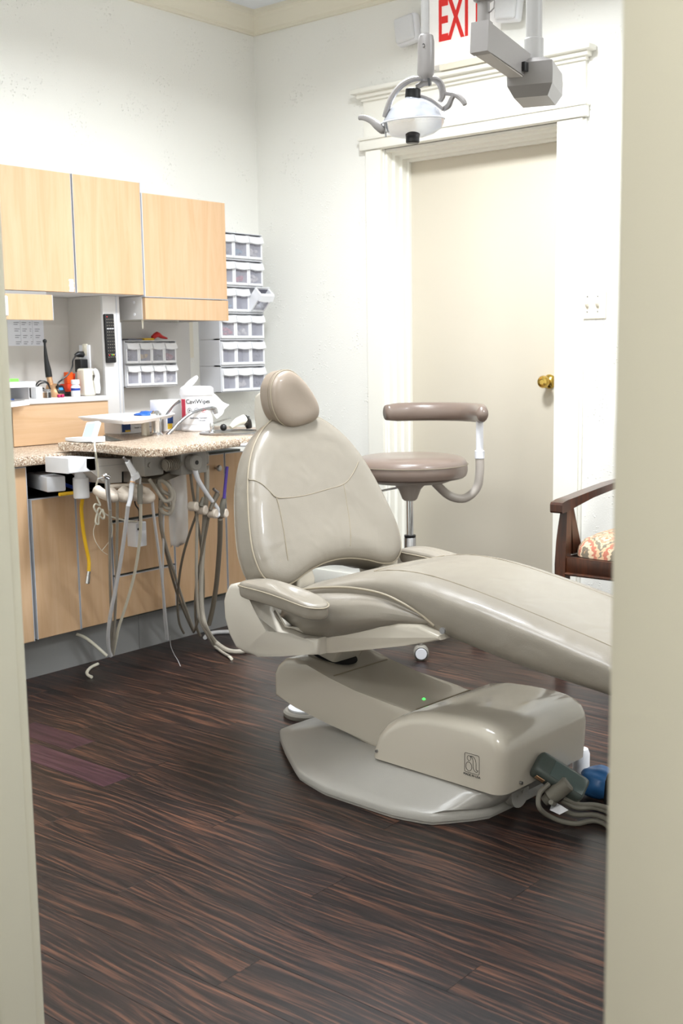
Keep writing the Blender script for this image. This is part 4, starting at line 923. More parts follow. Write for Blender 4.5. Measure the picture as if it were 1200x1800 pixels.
# white cable of the display, tangle and control box
t = thing('display_cable', 'thin white cord with a tangle of loops in front of the doors', 'cable', (0.85, -1.7418, 0.7237))
obj('cord', B().tube([(0.8224, -1.7217, 0.872), (0.92, -1.7978, 0.8498), (0.9, -1.7751, 0.7985), (0.88, -1.7568, 0.7507), (0.86, -1.7527, 0.7154), (0.86, -1.7521, 0.6815), (0.86, -1.7390, 0.6482), (0.86, -1.7585, 0.6543), (0.86, -1.7665, 0.6433), (0.86, -1.7529, 0.6218), (0.86, -1.7292, 0.5989), (0.86, -1.7235, 0.6123), (0.86, -1.7445, 0.6388), (0.86, -1.7557, 0.6161), (0.86, -1.7620, 0.5909), (0.86, -1.7500, 0.5834), (0.86, -1.7462, 0.609), (0.86, -1.7300, 0.6311), (0.86, -1.7208, 0.616), (0.84, -1.6651, 0.5936), (0.8, -1.5759, 0.5692), (0.76, -1.4945, 0.5518)], .0034, 6, sub=6), 'hosec', t)
obj('cord_tie', B().tube([(0.86, -1.7622, 0.5869), (0.85, -1.7659, 0.5564), (0.85, -1.7579, 0.5212), (0.85, -1.7324, 0.4853), (0.85, -1.7081, 0.4675)], .0011, 5, sub=4).tube([(0.85, -1.6839, 0.5865), (0.85, -1.6805, 0.5555), (0.85, -1.6925, 0.5204), (0.85, -1.7324, 0.4853)], .0011, 5, sub=4), 'hosec', t)
cb_ = (0.74, -1.4635, 0.501)
t = thing('control_box', 'small white control box hanging among the hoses', 'control box', cb_)
obj('case', B().box((.70, cb_[1]-.030, cb_[2]-.048), (.75, cb_[1]+.024, cb_[2]+.045), .003), 'white', t)
obj('face_plate', B().box((.75, cb_[1]-.026, cb_[2]+.012), (.7515, cb_[1]+.02, cb_[2]+.040)), 'whiteg', t)
obj('port', B().box((.7515, cb_[1]-.021, cb_[2]+.016), (.7525, cb_[1]-.012, cb_[2]+.024)), 'black', t)
obj('lead', B().tube([(.725, cb_[1]+.01, cb_[2]+.045), (.725, cb_[1]+.012, cb_[2]+.085), (.72, cb_[1]+.0, cb_[2]+.11), (.74, cb_[1]-.02, cb_[2]+.15)], .0028, 6, sub=5), 'blackp', t)

# ---------------------------------------------------------------- assistant holder (right group)
t = thing('assistant_holder', 'grey-beige assistant instrument holder on a bent rod beside the cabinet knob', 'instrument holder', (0.95, -1.2969, 0.584))
obj('rod', B().tube([(0.97, -1.3917, 0.7639), (0.97, -1.3846, 0.7341), (0.97, -1.3716, 0.7057), (0.97, -1.3280, 0.6487), (0.97, -1.2805, 0.5944), (0.97, -1.2723, 0.5763), (0.97, -1.2817, 0.5645), (0.96, -1.2898, 0.5625)], [.010, .010, .009]+[.0075]*5, 10, sub=5), 'whiteg', t)
obj('bar', B().tube([(0.95, -1.3940, 0.6079), (0.95, -1.3489, 0.5922), (0.95, -1.2972, 0.5755), (0.95, -1.2323, 0.5635)], .009, 10, sub=3), 'holder', t)
for a in ((0.95, -1.3882, 0.6115), (0.95, -1.3431, 0.5936), (0.96, -1.3010, 0.5767), (0.96, -1.2478, 0.5705)):
    obj('rest', B().cyl((a[0]-.012, a[1]-.004, a[2]), (a[0]+.022, a[1]+.004, a[2]), .0175, seg=20, bev=.004), 'holder', t)
inst('saliva_ejector_valve', 'grey saliva ejector valve with hooked metal top in the assistant holder', [
    ('body', [(0.97, -1.2783, 0.6477), (0.97, -1.3032, 0.6141), (0.97, -1.3188, 0.5902)], [.010, .0085, .007], 'hosed'),
    ('spout', [(0.97, -1.2980, 0.669), (0.97, -1.2895, 0.6617), (0.97, -1.2752, 0.6517)], [.005, .005, .007], 'steel'),
    ('hose', [(0.95, -1.3062, 0.5701), (0.9324, -1.3034, 0.5145), (0.9007, -1.3039, 0.4138), (0.869, -1.3020, 0.3112), (0.8408, -1.2885, 0.2166), (0.8127, -1.2603, 0.1174), (0.8, -1.2291, 0.0683)], .0052, 'hosed')], 'suction valve')
inst('evacuator_handpiece', 'grey evacuator valve holding a purple suction tip', [
    ('body', [(0.98, -1.2533, 0.6286), (0.98, -1.2632, 0.6039), (0.97, -1.2639, 0.5645)], [.0095, .0115, .012], 'plugg'),
    ('suction_tip', [(0.99, -1.2435, 0.7482), (0.985, -1.2597, 0.6297)], .0062, 'purplep'),
    ('hose', [(0.97, -1.2674, 0.552), (0.9215, -1.2269, 0.4488), (0.8481, -1.1769, 0.2884), (0.7939, -1.1510, 0.1674), (0.76, -1.1434, 0.09171)], .0098, 'hosed')], 'evacuator')
single('grey_cone', B().cyl((0.97, -1.3514, 0.6426), (0.97, -1.3671, 0.6106), .0045, .0105), 'plugg', 'small grey cone-shaped tip standing in the assistant holder', 'instrument tip')
hose('vacuum_hose', 'thick taupe hose dropping straight from the pivot block and curving right on the floor', [(0.93, -1.2910, 0.7534), (0.93, -1.2948, 0.6639), (0.92, -1.2986, 0.556), (0.9, -1.2969, 0.4237), (0.88, -1.2926, 0.2889), (0.87, -1.2815, 0.1856), (0.87, -1.2633, 0.1194), (0.8027, -1.1527, 0.03), (0.8887, -1.1689, 0.012), (0.9408, -1.1426, 0.01), (0.937, -1.0583, 0.01), (0.9171, -0.9375, 0.01), (1.25, -.9, .010)], .0095, 'hoseg', group='grey hoses under the pivot block')
hose('vacuum_hose', 'taupe hose second from left under the pivot block', [(0.93, -1.3321, 0.7442), (0.93, -1.3420, 0.6474), (0.92, -1.3411, 0.5182), (0.9, -1.3319, 0.3634), (0.87, -1.3058, 0.2456), (0.86, -1.2853, 0.1559), (0.86, -1.2547, 0.09595), (0.7932, -1.1564, 0.02), (0.8755, -1.1874, 0.007), (0.9573, -1.2219, 0.007)], .0058, 'hoseg', group='grey hoses under the pivot block')
hose('vacuum_hose', 'dark hose leftmost under the pivot block, crossing behind the bar', [(0.92, -1.3656, 0.7465), (0.92, -1.3575, 0.6696), (0.92, -1.3417, 0.5719), (0.9, -1.3068, 0.4686), (0.88, -1.2789, 0.3309), (0.86, -1.2677, 0.2153), (0.82, -1.2671, 0.1198), (0.78, -1.2461, 0.08481)], .0052, 'hosed', group='grey hoses under the pivot block')
hose('floor_hose', 'pale grey hose lying on the floor behind the chair arm support', [(0.6608, -1.0739, 0.009), (0.6267, -1.0152, 0.009), (0.6382, -0.9703, 0.009), (0.6992, -0.9135, 0.009), (0.7561, -0.8348, 0.009), (1.2, -.72, .009)], .0085, 'hosew')
hose('floor_hose', 'short pale hose rising from the toe kick to the foot of the hoses', [(0.575, -1.6521, 0.1294), (0.59, -1.6224, 0.1102), (0.61, -1.5918, 0.076), (0.64, -1.5639, 0.03485)], .006, 'hosec')
hose('floor_hose', 'short curved pale hose end lying alone on the floor at left', [(0.6175, -1.5908, 0.006), (0.6352, -1.6370, 0.006), (0.6736, -1.6856, 0.006), (0.714, -1.7121, 0.006), (0.7423, -1.7188, 0.006)], .0058, 'hosec')
hose('hose_end', 'short white-tipped hose end on the floor under the curving hoses', [(0.8367, -1.1681, 0.006), (0.918, -1.2045, 0.006), (0.9759, -1.2344, 0.006)], [.0045, .004, .006], 'hosec')

# ---------------------------------------------------------------- things on the raised worktop
ZT = .8575
q = (0.6431, -1.6349, 0.8575)
t = thing('display_unit', 'small white desktop unit with tilted pale screen on the left end of the raised worktop', 'display unit', q)
c1_, c2_, c3_ = Vector((0.6141, -1.6814, 0.8575)), Vector((0.7729, -1.6833, 0.8575)), Vector((0.6724, -1.5880, 0.8575))
xd = (c2_-c1_).normalized(); yd = Vector((-xd.y, xd.x, 0)); Ld = (c2_-c1_).length
MT = Matrix(((xd.x, yd.x, 0, c1_.x), (xd.y, yd.y, 0, c1_.y), (0, 0, 1, ZT), (0, 0, 0, 1)))
def tb(b, M_): bmesh.ops.transform(b.bm, matrix=M_, verts=b.bm.verts); return b
obj('body', tb(B().prism([(0, .002), (0, .014), (Ld*.55, .018), (Ld, .022), (Ld, .003), (Ld*.5, .001)], 'y', -.01, .05, bevel=.004), MT), 'white', t)
SM = MT @ frame((Ld*.74, .012, .045), (1, .25, .12), (-.1, .45, .85))
obj('screen_housing', tb(B().box((-.030, -.036, -.022), (.028, .036, -.002), .006, 2), SM), 'white', t)
obj('screen', tb(B().box((-.022, -.028, -.0022), (.018, .026, -.0008)), SM), 'screen', t, smooth=False)
obj('plug', B().cyl((0.7521, -1.6681, 0.878), (0.756, -1.6696, 0.862), .006), 'white', t)
fq = [Vector(p) for p in ((0.6385, -1.5662, 0.859), (0.7579, -1.5943, 0.859), (0.7739, -1.5550, 0.859), (0.6504, -1.4958, 0.859), (0.6211, -1.5095, 0.861))]
b = B(); top = Vector((0.6465, -1.5348, 0.872)); bs = [b.bm.verts.new(p) for p in fq]; tv = b.bm.verts.new(top)
for i in range(5): b.bm.faces.new((bs[i], bs[(i+1) % 5], tv))
b.bm.faces.new(bs[::-1]); single('foil_pouch', b, 'foil', 'crumpled grey foil pouch lying behind the display unit', 'pouch', smooth=False)
# instrument tray on a post
tz = .930
t = thing('instrument_tray', 'empty white instrument tray raised on a post above the worktop', 'tray', (0.6253, -1.3189, 0.8575))
T2 = [(.435, -1.49), (.81, -1.58), (.82, -1.50), (.61, -1.15), (.43, -1.07), (.385, -1.30)]
obj('tray_dish', B().loft([[(p[0], p[1], z_) for p in inset_poly(T2, k_)] for k_, z_ in ((.86, tz-.012), (.90, tz-.013), (1.0, tz), (1.0, tz+.004), (.975, tz+.003), (.88, tz-.007), (.5, tz-.008))]), 'white', t, angle=30)
pp = (0.6253, -1.3189, 0.8575); 
obj('post', B().cyl((pp[0], pp[1], ZT), (pp[0], pp[1], tz-.012), .0165, .0145), 'ivory', t)
tc_ = (sum(p[0] for p in T2)/6, sum(p[1] for p in T2)/6)
obj('tray_bracket', B().tube([(pp[0], pp[1], tz-.022), (tc_[0], tc_[1], tz-.022)], .014, 8, flat=(1.6, .6)), 'ivory', t)
# boxes behind the tray
bx = (0.5, -1.2512, 0.8716)
t = thing('supply_carton', 'white carton with blue lettering and blue picture on the worktop under the tray', 'carton', (.47, bx[1], ZT))
yl, yr = (0.5, -1.3377, 0.8768)[1], (0.5, -1.1530, 0.8657)[1]
obj('carton', B().box((.40, yl, ZT), (.50, yr, ZT+.056), .001), 'paper', t)
obj('picture', B().box((.5002, yl+.006, ZT+.008), (.5008, yl+.050, ZT+.052)), 'inkb', t, smooth=False)
obj('yellow_band', B().box((.5009, yl+.022, ZT+.008), (.5012, yl+.048, ZT+.015)), 'yellowstuff', t, smooth=False)
text('FREE', .020, 'inkb', frame((.5006, yl+.085, ZT+.043), (0, 1, 0), (0, 0, 1)), t, 'lettering', .0003, .0006)
text('LAVA', .015, 'ink', frame((.5006, yl+.125, ZT+.040), (0, 1, 0), (0, 0, 1)), t, 'lettering', .0003)
text('Sample Examination Gloves', .0085, 'ink', frame((.5006, yl+.118, ZT+.022), (0, 1, 0), (0, 0, 1)), t, 'lettering', .0003)
b = B(); r_ = bmesh.ops.create_icosphere(b.bm, subdivisions=3, radius=1)
bb = (0.45, -1.1499, 0.9034)
for v in b.bm.verts:
    n_ = 1 + .13*math.sin(7*v.co.y+4*v.co.z); v.co = Vector((v.co.x*.04*n_, v.co.y*.062*n_, max(-.010, v.co.z*.016*n_)))
bmesh.ops.translate(b.bm, vec=(.45, bb[1], ZT+.0665), verts=b.bm.verts)
single('blue_film_roll', b, 'bluebag', 'bright blue film bundle on top of the white carton', 'film roll')
t = thing('supply_carton', 'pale carton with yellow corner standing behind the faucet', 'carton', (.48, -1.07, ZT))
yl, yr = (0.52, -1.1306, 0.8765)[1], (0.52, -1.0189, 0.87)[1]
obj('carton', B().box((.44, yl, ZT), (.52, yr, ZT+.125), .001), 'paper', t)
obj('yellow_band', B().box((.5202, yl+.02, ZT+.008), (.5208, yl+.045, ZT+.03)), 'yellowstuff', t, smooth=False)
obj('blue_band', B().box((.5202, yl+.02, ZT+.03), (.5208, yl+.05, ZT+.07)), 'inkb', t, smooth=False)
# wipes canister
cc = (0.62, -1.0385, 0.8971)
cx_, cy_ = .62, cc[1]; R_ = .066
t = thing('wipes_canister', 'white wipes canister with red stripe, lid open and a wipe hanging out', 'canister', (cx_, cy_, ZT))
obj('drum', B().lathe([(R_-.004, ZT+.0005), (R_, ZT+.006), (R_, ZT+.016), (R_-.002, ZT+.020), (R_-.002, ZT+.142), (R_+.001, ZT+.146)], (cx_, cy_, 0), seg=40), 'white', t)
obj('cap', B().lathe([(R_+.002, ZT+.146), (R_+.003, ZT+.150), (R_+.001, ZT+.172), (R_-.008, ZT+.179), (.02, ZT+.181), (0, ZT+.181)], (cx_, cy_, 0), seg=40), 'white', t)
# wrapped paper label and red stripe (arc facing the room)
def arcband(a0, a1, z0, z1, m_, par, rr_=R_-.0012, n=20):
    b = B(); ri = [[(cx_+(rr_+e_)*math.cos(a), cy_+(rr_+e_)*math.sin(a), z_) for e_, z_ in ((0, z0), (.0008, z0), (.0008, z1), (0, z1))] for a in [math.radians(a0+(a1-a0)*i/n) for i in range(n+1)]]
    b.loft(ri); return obj('label_band', b, m_, par)
arcband(-118, 25, ZT+.03, ZT+.135, 'paper', t)
arcband(-112, -88, ZT+.05, ZT+.13, 'inkr', t, R_-.0005)
def wraptext(body, size, adeg, z_, m_):
    cu = bpy.data.curves.new('t', 'FONT'); cu.body = body; cu.size = size; cu.extrude = .0003; cu.offset = .0003; cu.align_y = 'CENTER'
    to = bpy.data.objects.new('t', cu); C.objects.link(to); me = bpy.data.meshes.new_from_object(to); bpy.data.objects.remove(to)
    for v in me.vertices:
        a = math.radians(adeg) + v.co.x/R_; r__ = R_+.0004+v.co.z; v.co = Vector((cx_+r__*math.cos(a), cy_+r__*math.sin(a), z_+v.co.y))
    o = bpy.data.objects.new('lettering', me); C.objects.link(o); me.materials.clear(); me.materials.append(M[m_]); me.transform(WORLD[t.name].inverted()); o.parent = t
wraptext('CaviWipes', .024, -84, ZT+.120, 'inkd')
wraptext('Disinfecting Towelettes', .0075, -70, ZT+.055, 'ink'); wraptext('160 count', .007, -40, ZT+.045, 'ink')
for a_, m_ in ((-70, 'ink'), (-45, 'ink'), (-20, 'inkr')):
    ar = math.radians(a_); o_ = Vector((cx_+(R_+.0004)*math.cos(ar), cy_+(R_+.0004)*math.sin(ar), ZT+.086)); tn = Vector((-math.sin(ar), math.cos(ar), 0))
    obj('pictogram', B().tube([o_+tn*(.009*math.cos(q))+Vector((0, 0, .009*math.sin(q))) for q in [2*PI*i/16 for i in range(16)]], .0008, 5, closed=True).ball(o_, .0035), m_, t)
lc = Vector((0.6, -1.0539, 1.0466)); hg = Vector((cx_-.01, cy_-.058, ZT+.180))
ld = B().lathe([(.044, -.003), (.047, 0), (.046, .006), (.03, .010), (0, .011)], (0, 0, 0), (0, 0, 1), 28)
mt = frame(Vector((.60, lc.y, lc.z)), (.75, -.25, .15), (.0, .80, .62)); tb(ld, mt)
obj('open_lid', ld.cyl(hg, Vector((.60, lc.y-.03, lc.z-.028)), .006), 'white', t)
b = B(); W_ = []
WA, WB, WC, WD = [Vector(p) for p in ((0.66, -1.0928, 1.0143), (0.6, -0.9541, 1.0088), (0.6, -0.838, 0.9525), (0.68, -0.9811, 0.9071))]
for i in range(11):
    f_ = i/10; row_ = []
    for j in range(9):
        g_ = j/8
        p = WA.lerp(WD, f_).lerp(WB.lerp(WC, f_), g_)
        p.z += .016*math.sin(PI*min(1, f_*1.3))*(1-f_*.5) + .003*math.sin(9*g_+4*f_); p.x += .008*math.sin(8*g_+5*f_)*f_
        row_.append(b.bm.verts.new(p))
    W_.append(row_)
for r0, r1 in zip(W_, W_[1:]):
    for j in range(8): b.bm.faces.new((r0[j], r0[j+1], r1[j+1], r1[j]))
obj('wipe', b, 'paper', t, angle=180)
# faucet and sink
f0 = (0.7367, -1.3276, 0.8575)
t = thing('faucet', 'chrome faucet with long arched spout and raised lever on the worktop', 'faucet', f0)
fx_, fy_ = f0[0]-.06, f0[1]+.02
obj('faucet_body', B().lathe([(.026, ZT), (.027, ZT+.004), (.019, ZT+.012), (.018, ZT+.05), (.022, ZT+.06), (.021, ZT+.085), (.012, ZT+.095), (0, ZT+.096)], (fx_, fy_, 0), seg=24), 'chrome', t)
obj('spout', B().tube([(0.66, -1.2389, 0.8536), (0.66, -1.2144, 0.8699), (0.66, -1.1648, 0.905), (0.67, -1.1149, 0.9342), (0.68, -1.0587, 0.9476), (0.69, -1.0242, 0.9507), (0.69, -1.0053, 0.9453)], [.0075, .007, .0065, .006, .006, .0065, .009], 12, sub=6), 'chromed', t)
e_ = Vector((0.69, -1.0084, 0.9477)); obj('aerator', B().cyl(e_, e_+Vector((.004, .004, -.022)), .0105, .0095), 'steel', t)
obj('lever', B().tube([(fx_, fy_, ZT+.085), (0.62, -1.2177, 0.9203), (0.6, -1.1750, 0.9401), (0.58, -1.1255, 0.9646), (0.57, -1.0882, 0.9766)], [.009, .006, .005, .004, .007], 10, sub=5), 'chromed', t)
sc_ = (.86, -1.07)
t = thing('sink', 'round steel sink rim set in the right part of the worktop', 'sink', (sc_[0], sc_[1], ZT))
obj('rim', B().lathe([(.135, ZT), (.137, ZT+.004), (.130, ZT+.008), (.115, ZT+.008), (.108, ZT+.002), (.10, ZT+.0008)], (sc_[0], sc_[1], 0), seg=48), 'steel', t)
obj('basin_shading', B().lathe([(.105, ZT+.0012), (.104, ZT+.0018), (.03, ZT+.0014)], (sc_[0], sc_[1], 0), seg=40), 'plugg', t)  # flat dark disc over the slab; the bowl's shade is painted
t = thing('cup_filler', 'small chrome cup filler tap with thin lever beside the sink', 'tap', (0.8525, -1.1641, 0.8575))
g = Vector((0.8525, -1.1641, 0.8575))
obj('tap_body', B().lathe([(.012, 0), (.012, .012), (.007, .018), (.009, .032), (.006, .045), (0, .046)], (g.x-.03, g.y+.01, ZT), seg=16), 'chrome', t)
obj('tap_lever', B().tube([(g.x-.03, g.y+.01, ZT+.04), (g.x-.02, g.y+.06, ZT+.052), (g.x-.015, g.y+.10, ZT+.058)], [.004, .003, .003], 8), 'chrome', t)
t = thing('suction_tool', 'black and white handle resting on the sink rim by the chair back', 'tool', (.80, -1.0, ZT))
h0 = Vector((.80, -1.03, ZT+.018)); h1 = Vector((.80, -.955, ZT+.045))
obj('grip', B().tube([h0, h0.lerp(h1, .5)+Vector((0, 0, .006)), h1], [.008, .016, .021], 12, sub=4), 'ivory', t)
obj('end_cap', B().tube([h1, h1+Vector((.0, .022, -.012)), h1+Vector((0, .030, -.035))], [.0215, .017, .012], 12, sub=3).ball((.79, -1.06, ZT+.02), .014), 'blackp', t)
t = thing('wall_clip', 'black clip on a small white wall mount beside the headrest', 'clip', (0.001, -0.1092, 0.8363))
wc = (0.02, -0.1287, 0.8379)
obj('mount', B().box((.001, wc[1]-.012, wc[2]-.022), (.012, wc[1]+.012, wc[2]+.022), .002), 'white', t)
obj('clip', B().box((.012, wc[1]-.008, wc[2]-.024), (.022, wc[1]-.001, wc[2]+.014), .001).box((.012, wc[1]+.001, wc[2]-.024), (.022, wc[1]+.008, wc[2]+.018), .001), 'blackp', t)

# ---------------------------------------------------------------- drawer-bin organisers on the wall
fills = dict(dark='darkstuff', yel='yellowstuff', red='redstuff', cream='creamstuff', teal='tealstuff', none=None)
def tiltbin(t, y0, y1, z0, z1, xf, fill, tilt=0):
    h = z1-z0; wd = y1-y0; zw1 = z0+h*.64; zw0 = z0+h*.12; br = wd*.11
    b = B().box((xf-.05, y0+.001, z0+.001), (xf-.047, y1-.001, z1-.001))
    b.box((xf-.047, y0+.001, z0+.002), (xf, y0+br, z1-h*.06), .001, 1).box((xf-.047, y1-br, z0+.002), (xf, y1-.001, z1-h*.06), .001, 1)
    b.box((xf-.047, y0+br, z0+.002), (xf, y1-br, zw0), .001, 1)
    # scalloped pull lip over the window
    yl_ = [y0+.003+(wd-.006)*i/10 for i in range(11)]
    A = [[(xf-.010, y_, z1-h*.07), (xf+.004, y_, z1-h*.09), (xf+.013, y_, zw1+h*.05-h*.045*math.sin(PI*i/10)), (xf+.010, y_, zw1+h*.02-h*.045*math.sin(PI*i/10)), (xf-.010, y_, zw1)] for i, y_ in enumerate(yl_)]
    b.loft(A)
    mtx = None
    if tilt: mtx = Matrix.Translation((xf, 0, z0)) @ Matrix.Rotation(tilt, 4, 'Y') @ Matrix.Translation((-xf, 0, -z0))
    def fin(bb): 
        if mtx: bmesh.ops.transform(bb.bm, matrix=mtx, verts=bb.bm.verts)
        return bb
    bn = obj('bin', fin(b), 'white', t, angle=30)
    obj('window', fin(B().box((xf-.004, y0+br, zw0), (xf-.003, y1-br, zw1+h*.03))), 'binwin', bn, smooth=False)
    obj('bin_interior', fin(B().box((xf-.047, y0+br, zw0), (xf-.044, y1-br, z1-h*.1))), 'smoke', bn, smooth=False)
    if fill:
        fb = B(); rnd = random.Random(int(y0*1000)+int(z0*1000))
        for i in range(9):
            s_ = wd*.11; c_ = (xf-.022+rnd.uniform(-.01, .008), y0+br+s_+(wd-2*br-2*s_)*rnd.random(), zw0+s_*.8+h*.2*rnd.random())
            fb.box((c_[0]-s_, c_[1]-s_, c_[2]-s_*.6), (c_[0]+s_*.8, c_[1]+s_, c_[2]+s_*.6), s_*.2, 1, rot=Matrix.Rotation(rnd.uniform(-.8, .8), 3, 'X'))
        obj('contents', fin(fb), fill, bn, smooth=False)
    return bn
M['binwin'] = mat('bin_window', (200, 200, 214), .12, alpha=.35, var=0)
t = thing('bin_organizer', 'small white eight-bin tilt organizer mounted under the lower wall cabinet', 'bin organizer', (.06, -.83, 1.03))
obj('case', B().box((.012, -.980, 1.026), (.068, -.678, 1.2285)).box((.012, -.980, 1.026), (.112, -.976, 1.2285)).box((.012, -.682, 1.026), (.112, -.678, 1.2285)).box((.012, -.98, 1.026), (.112, -.678, 1.030)).box((.012, -.98, 1.2265), (.112, -.678, 1.2295)).box((.012, -.98, 1.1275), (.112, -.678, 1.1295)), 'whiteg', t, smooth=False)
fl_ = [['none', 'none', 'cream', 'cream'], ['dark', 'yel', 'dark', 'red']]
for r_ in range(2):
    for c_ in range(4):
        tiltbin(t, -.976+.0735*c_, -.976+.0735*(c_+1), 1.030+.0985*r_, 1.030+.0985*(r_+1)-.001, .118, fills[fl_[r_][c_]])
single('red_sachet', B().tube([(0.08, -0.7885, 1.2412), (0.08, -0.7609, 1.2564), (0.08, -0.7343, 1.2463), (0.08, -0.7006, 1.2387)], [.010, .013, .008, .003], 8, sub=3), 'redstuff', 'dark red sachet lying on top of the eight-bin organizer', 'sachet')
ys_ = (0.07, -0.8232, 1.2388); single('yellow_sachet', B().box((.04, ys_[1]-.03, 1.2297), (.10, ys_[1]+.03, 1.240), .004), 'yellowstuff', 'small yellow sachet lying on the eight-bin organizer', 'sachet')
gs_ = (0.07, -0.8984, 1.2388); single('grey_sachet', B().box((.03, gs_[1]-.045, 1.2297), (.10, gs_[1]+.035, 1.238), .003), 'smoke', 'grey plastic sachet lying on the eight-bin organizer, left of the yellow one', 'sachet')
t = thing('bin_organizer', 'tall white six-row tilt-bin organizer in the corner beside the wall cabinet', 'bin organizer', (.07, -.28, .985))
cs = B()
for k_ in range(6):
    zb = .985+.1245*k_
    dx = .002*(k_ % 2)
    cs.box((.001, -.430, zb), (.10, -.128, zb+.1235)).box((.1, -.430, zb), (.142-dx, -.4265, zb+.1235)).box((.1, -.1315, zb), (.142-dx, -.128, zb+.1235)).box((.1, -.43, zb), (.142, -.128, zb+.003)).box((.1, -.43, zb+.1205), (.142, -.128, zb+.1235))
obj('case', cs, 'whiteg', t, smooth=False)
fl_ = [['none', 'cream', 'dark'], ['none', 'none', 'dark'], ['red', 'cream', 'none'], ['teal', 'none', 'none'], ['none', 'red', 'cream'], ['dark', 'teal', 'cream']]
for r_ in range(6):
    for c_ in range(3):
        zb = .985+.1245*r_
        tl = .75 if (r_ == 3 and c_ == 2) else 0
        tiltbin(t, -.4265+.0983*c_, -.4265+.0983*(c_+1), zb+.003, zb+.1205, .148, fills[fl_[r_][c_]], tl)

# ---------------------------------------------------------------- things in the niche at left
X0 = .0203
t = thing('printed_sheet', 'white printed table sheet taped to the niche back panel', 'paper sheet', (0.0203, -1.4162, 1.2624))
s0, s1, s2, s3 = (0.0215, -1.5023, 1.3277), (0.0215, -1.3294, 1.3303), (0.0215, -1.3278, 1.2161), (0.0215, -1.5017, 1.2098)
b = B().box((.0205, s0[1], s3[2]), (.0214, s2[1], s0[2]))
obj('sheet', b, 'sheet', t, smooth=False)
b = B()
for r_ in range(4):
    for c_, (yy0, ww) in enumerate((((0.022, -1.4724, 1.2963)[1], .025), ((0.022, -1.4345, 1.2967)[1], .022), ((0.022, -1.3988, 1.2970)[1], .008), ((0.022, -1.3738, 1.2973)[1], .024))):
        for l_ in range(2):
            zc_ = (0.022, -1.4286, 1.3036)[2] - .026*r_ - .008*l_
            b.box((.0217, yy0+.002*r_, zc_-.0012), (.0220, yy0+.002*r_+ww*(1-.25*l_), zc_+.0012))
for px_ in ((0.022, -1.4413, 1.2737)[1], (0.022, -1.3835, 1.2741)[1]): b.box((.0217, px_, (0.022, -1.4338, 1.2187)[2]), (.0219, px_+.0007, (0.022, -1.4279, 1.3151)[2]))
obj('printed_rows', b, 'ink', t, smooth=False)
single('wall_socket', B().box((.115, -1.2075, 1.165), (.145, -1.2005, 1.215), .002).cyl((.13, -1.2075, 1.178), (.13, -1.2085, 1.178), .004).cyl((.13, -1.2075, 1.202), (.13, -1.2085, 1.202), .004), 'ivory', 'small white socket fitting on the niche side panel near the back corner', 'socket')
oc = (0.1271, -1.2030, 1.1503)
t = thing('outlet', 'white outlet plate with two black chargers plugged in', 'outlet', oc)
obj('outlet_plate', B().box((oc[0]-.035, -1.207, oc[2]-.06), (oc[0]+.035, -1.2005, oc[2]+.06), .002), 'white', t)
p_ = Vector((oc[0]-.01, -1.207, oc[2]+.022))
t = thing('charger_plug', 'black plug with curling cord in the upper socket of the outlet plate', 'plug', p_)
obj('plug_body', B().tube([p_, p_+Vector((0, -.025, 0)), p_+Vector((0, -.04, -.004))], [.013, .012, .006], 10), 'blackp', t)
obj('cord', B().tube([p_+Vector((0, -.04, -.004)), (0.16, -1.2772, 1.1649), (0.17, -1.3002, 1.1466), (0.19, -1.3198, 1.1214), (0.2, -1.3489, 1.0921), (0.2, -1.3839, 1.0701), (0.21, -1.4088, 1.0572), (0.21, -1.4129, 1.0346)], .0032, 6, sub=6), 'blackp', t)
t = thing('charger_plug', 'boxy black charger in the lower socket of the outlet plate', 'plug', (oc[0], -1.207, oc[2]-.02))
obj('brick', B().box((oc[0]-.02, -1.245, oc[2]-.052), (oc[0]+.022, -1.2072, oc[2]+.002), .004), 'blackp', t)
obj('strain_relief', B().cyl((oc[0], -1.23, oc[2]-.052), (oc[0]-.003, -1.24, oc[2]-.10), .006, .003), 'blackp', t)
SZ = 1.0022
def yx(p): return p[1]
cl = (0.17, -1.3986, 1.0086)
t = thing('curing_light', 'black curing light with rose gold neck standing in a rose gold charger base', 'curing light', (.17, cl[1], SZ))
obj('charger_base', B().loft([[(.17+a*dx_+ox, cl[1]+c_*dy_, z_) for a, c_ in [(math.cos(q), math.sin(q)) for q in [2*PI*i/20 for i in range(20)]]] for dx_, dy_, ox, z_ in ((.04, .034, 0, SZ), (.042, .036, 0, SZ+.008), (.038, .034, -.002, SZ+.03), (.026, .024, -.008, SZ+.05), (.015, .016, -.012, SZ+.054))]), 'gold', t)
dsp = frame((.203, cl[1]+.006, SZ+.030), (0, 1, 0), (-.45, 0, .9))
obj('display_panel', tb(B().box((-.018, -.018, -.004), (.018, .018, .004), .006, 2), dsp), 'blackp', t)
obj('display', tb(B().box((-.009, -.004, .004), (.009, .006, .0046)), dsp), 'bluescreen', t, smooth=False)
obj('neck', B().cyl((.158, cl[1]-.008, SZ+.05), (.155, cl[1]-.012, SZ+.082), .012, .0115), 'gold', t)
obj('wand', B().tube([(.155, cl[1]-.012, SZ+.08), (.153, cl[1]-.014, SZ+.11), (.15, cl[1]-.018, SZ+.155), (.149, cl[1]-.020, SZ+.205), (.149, cl[1]-.0195, SZ+.222)], [.0135, .013, .0085, .0045, .005], 12, sub=4).ball((.149, cl[1]-.0195, SZ+.224), .0085), 'blackp', t)
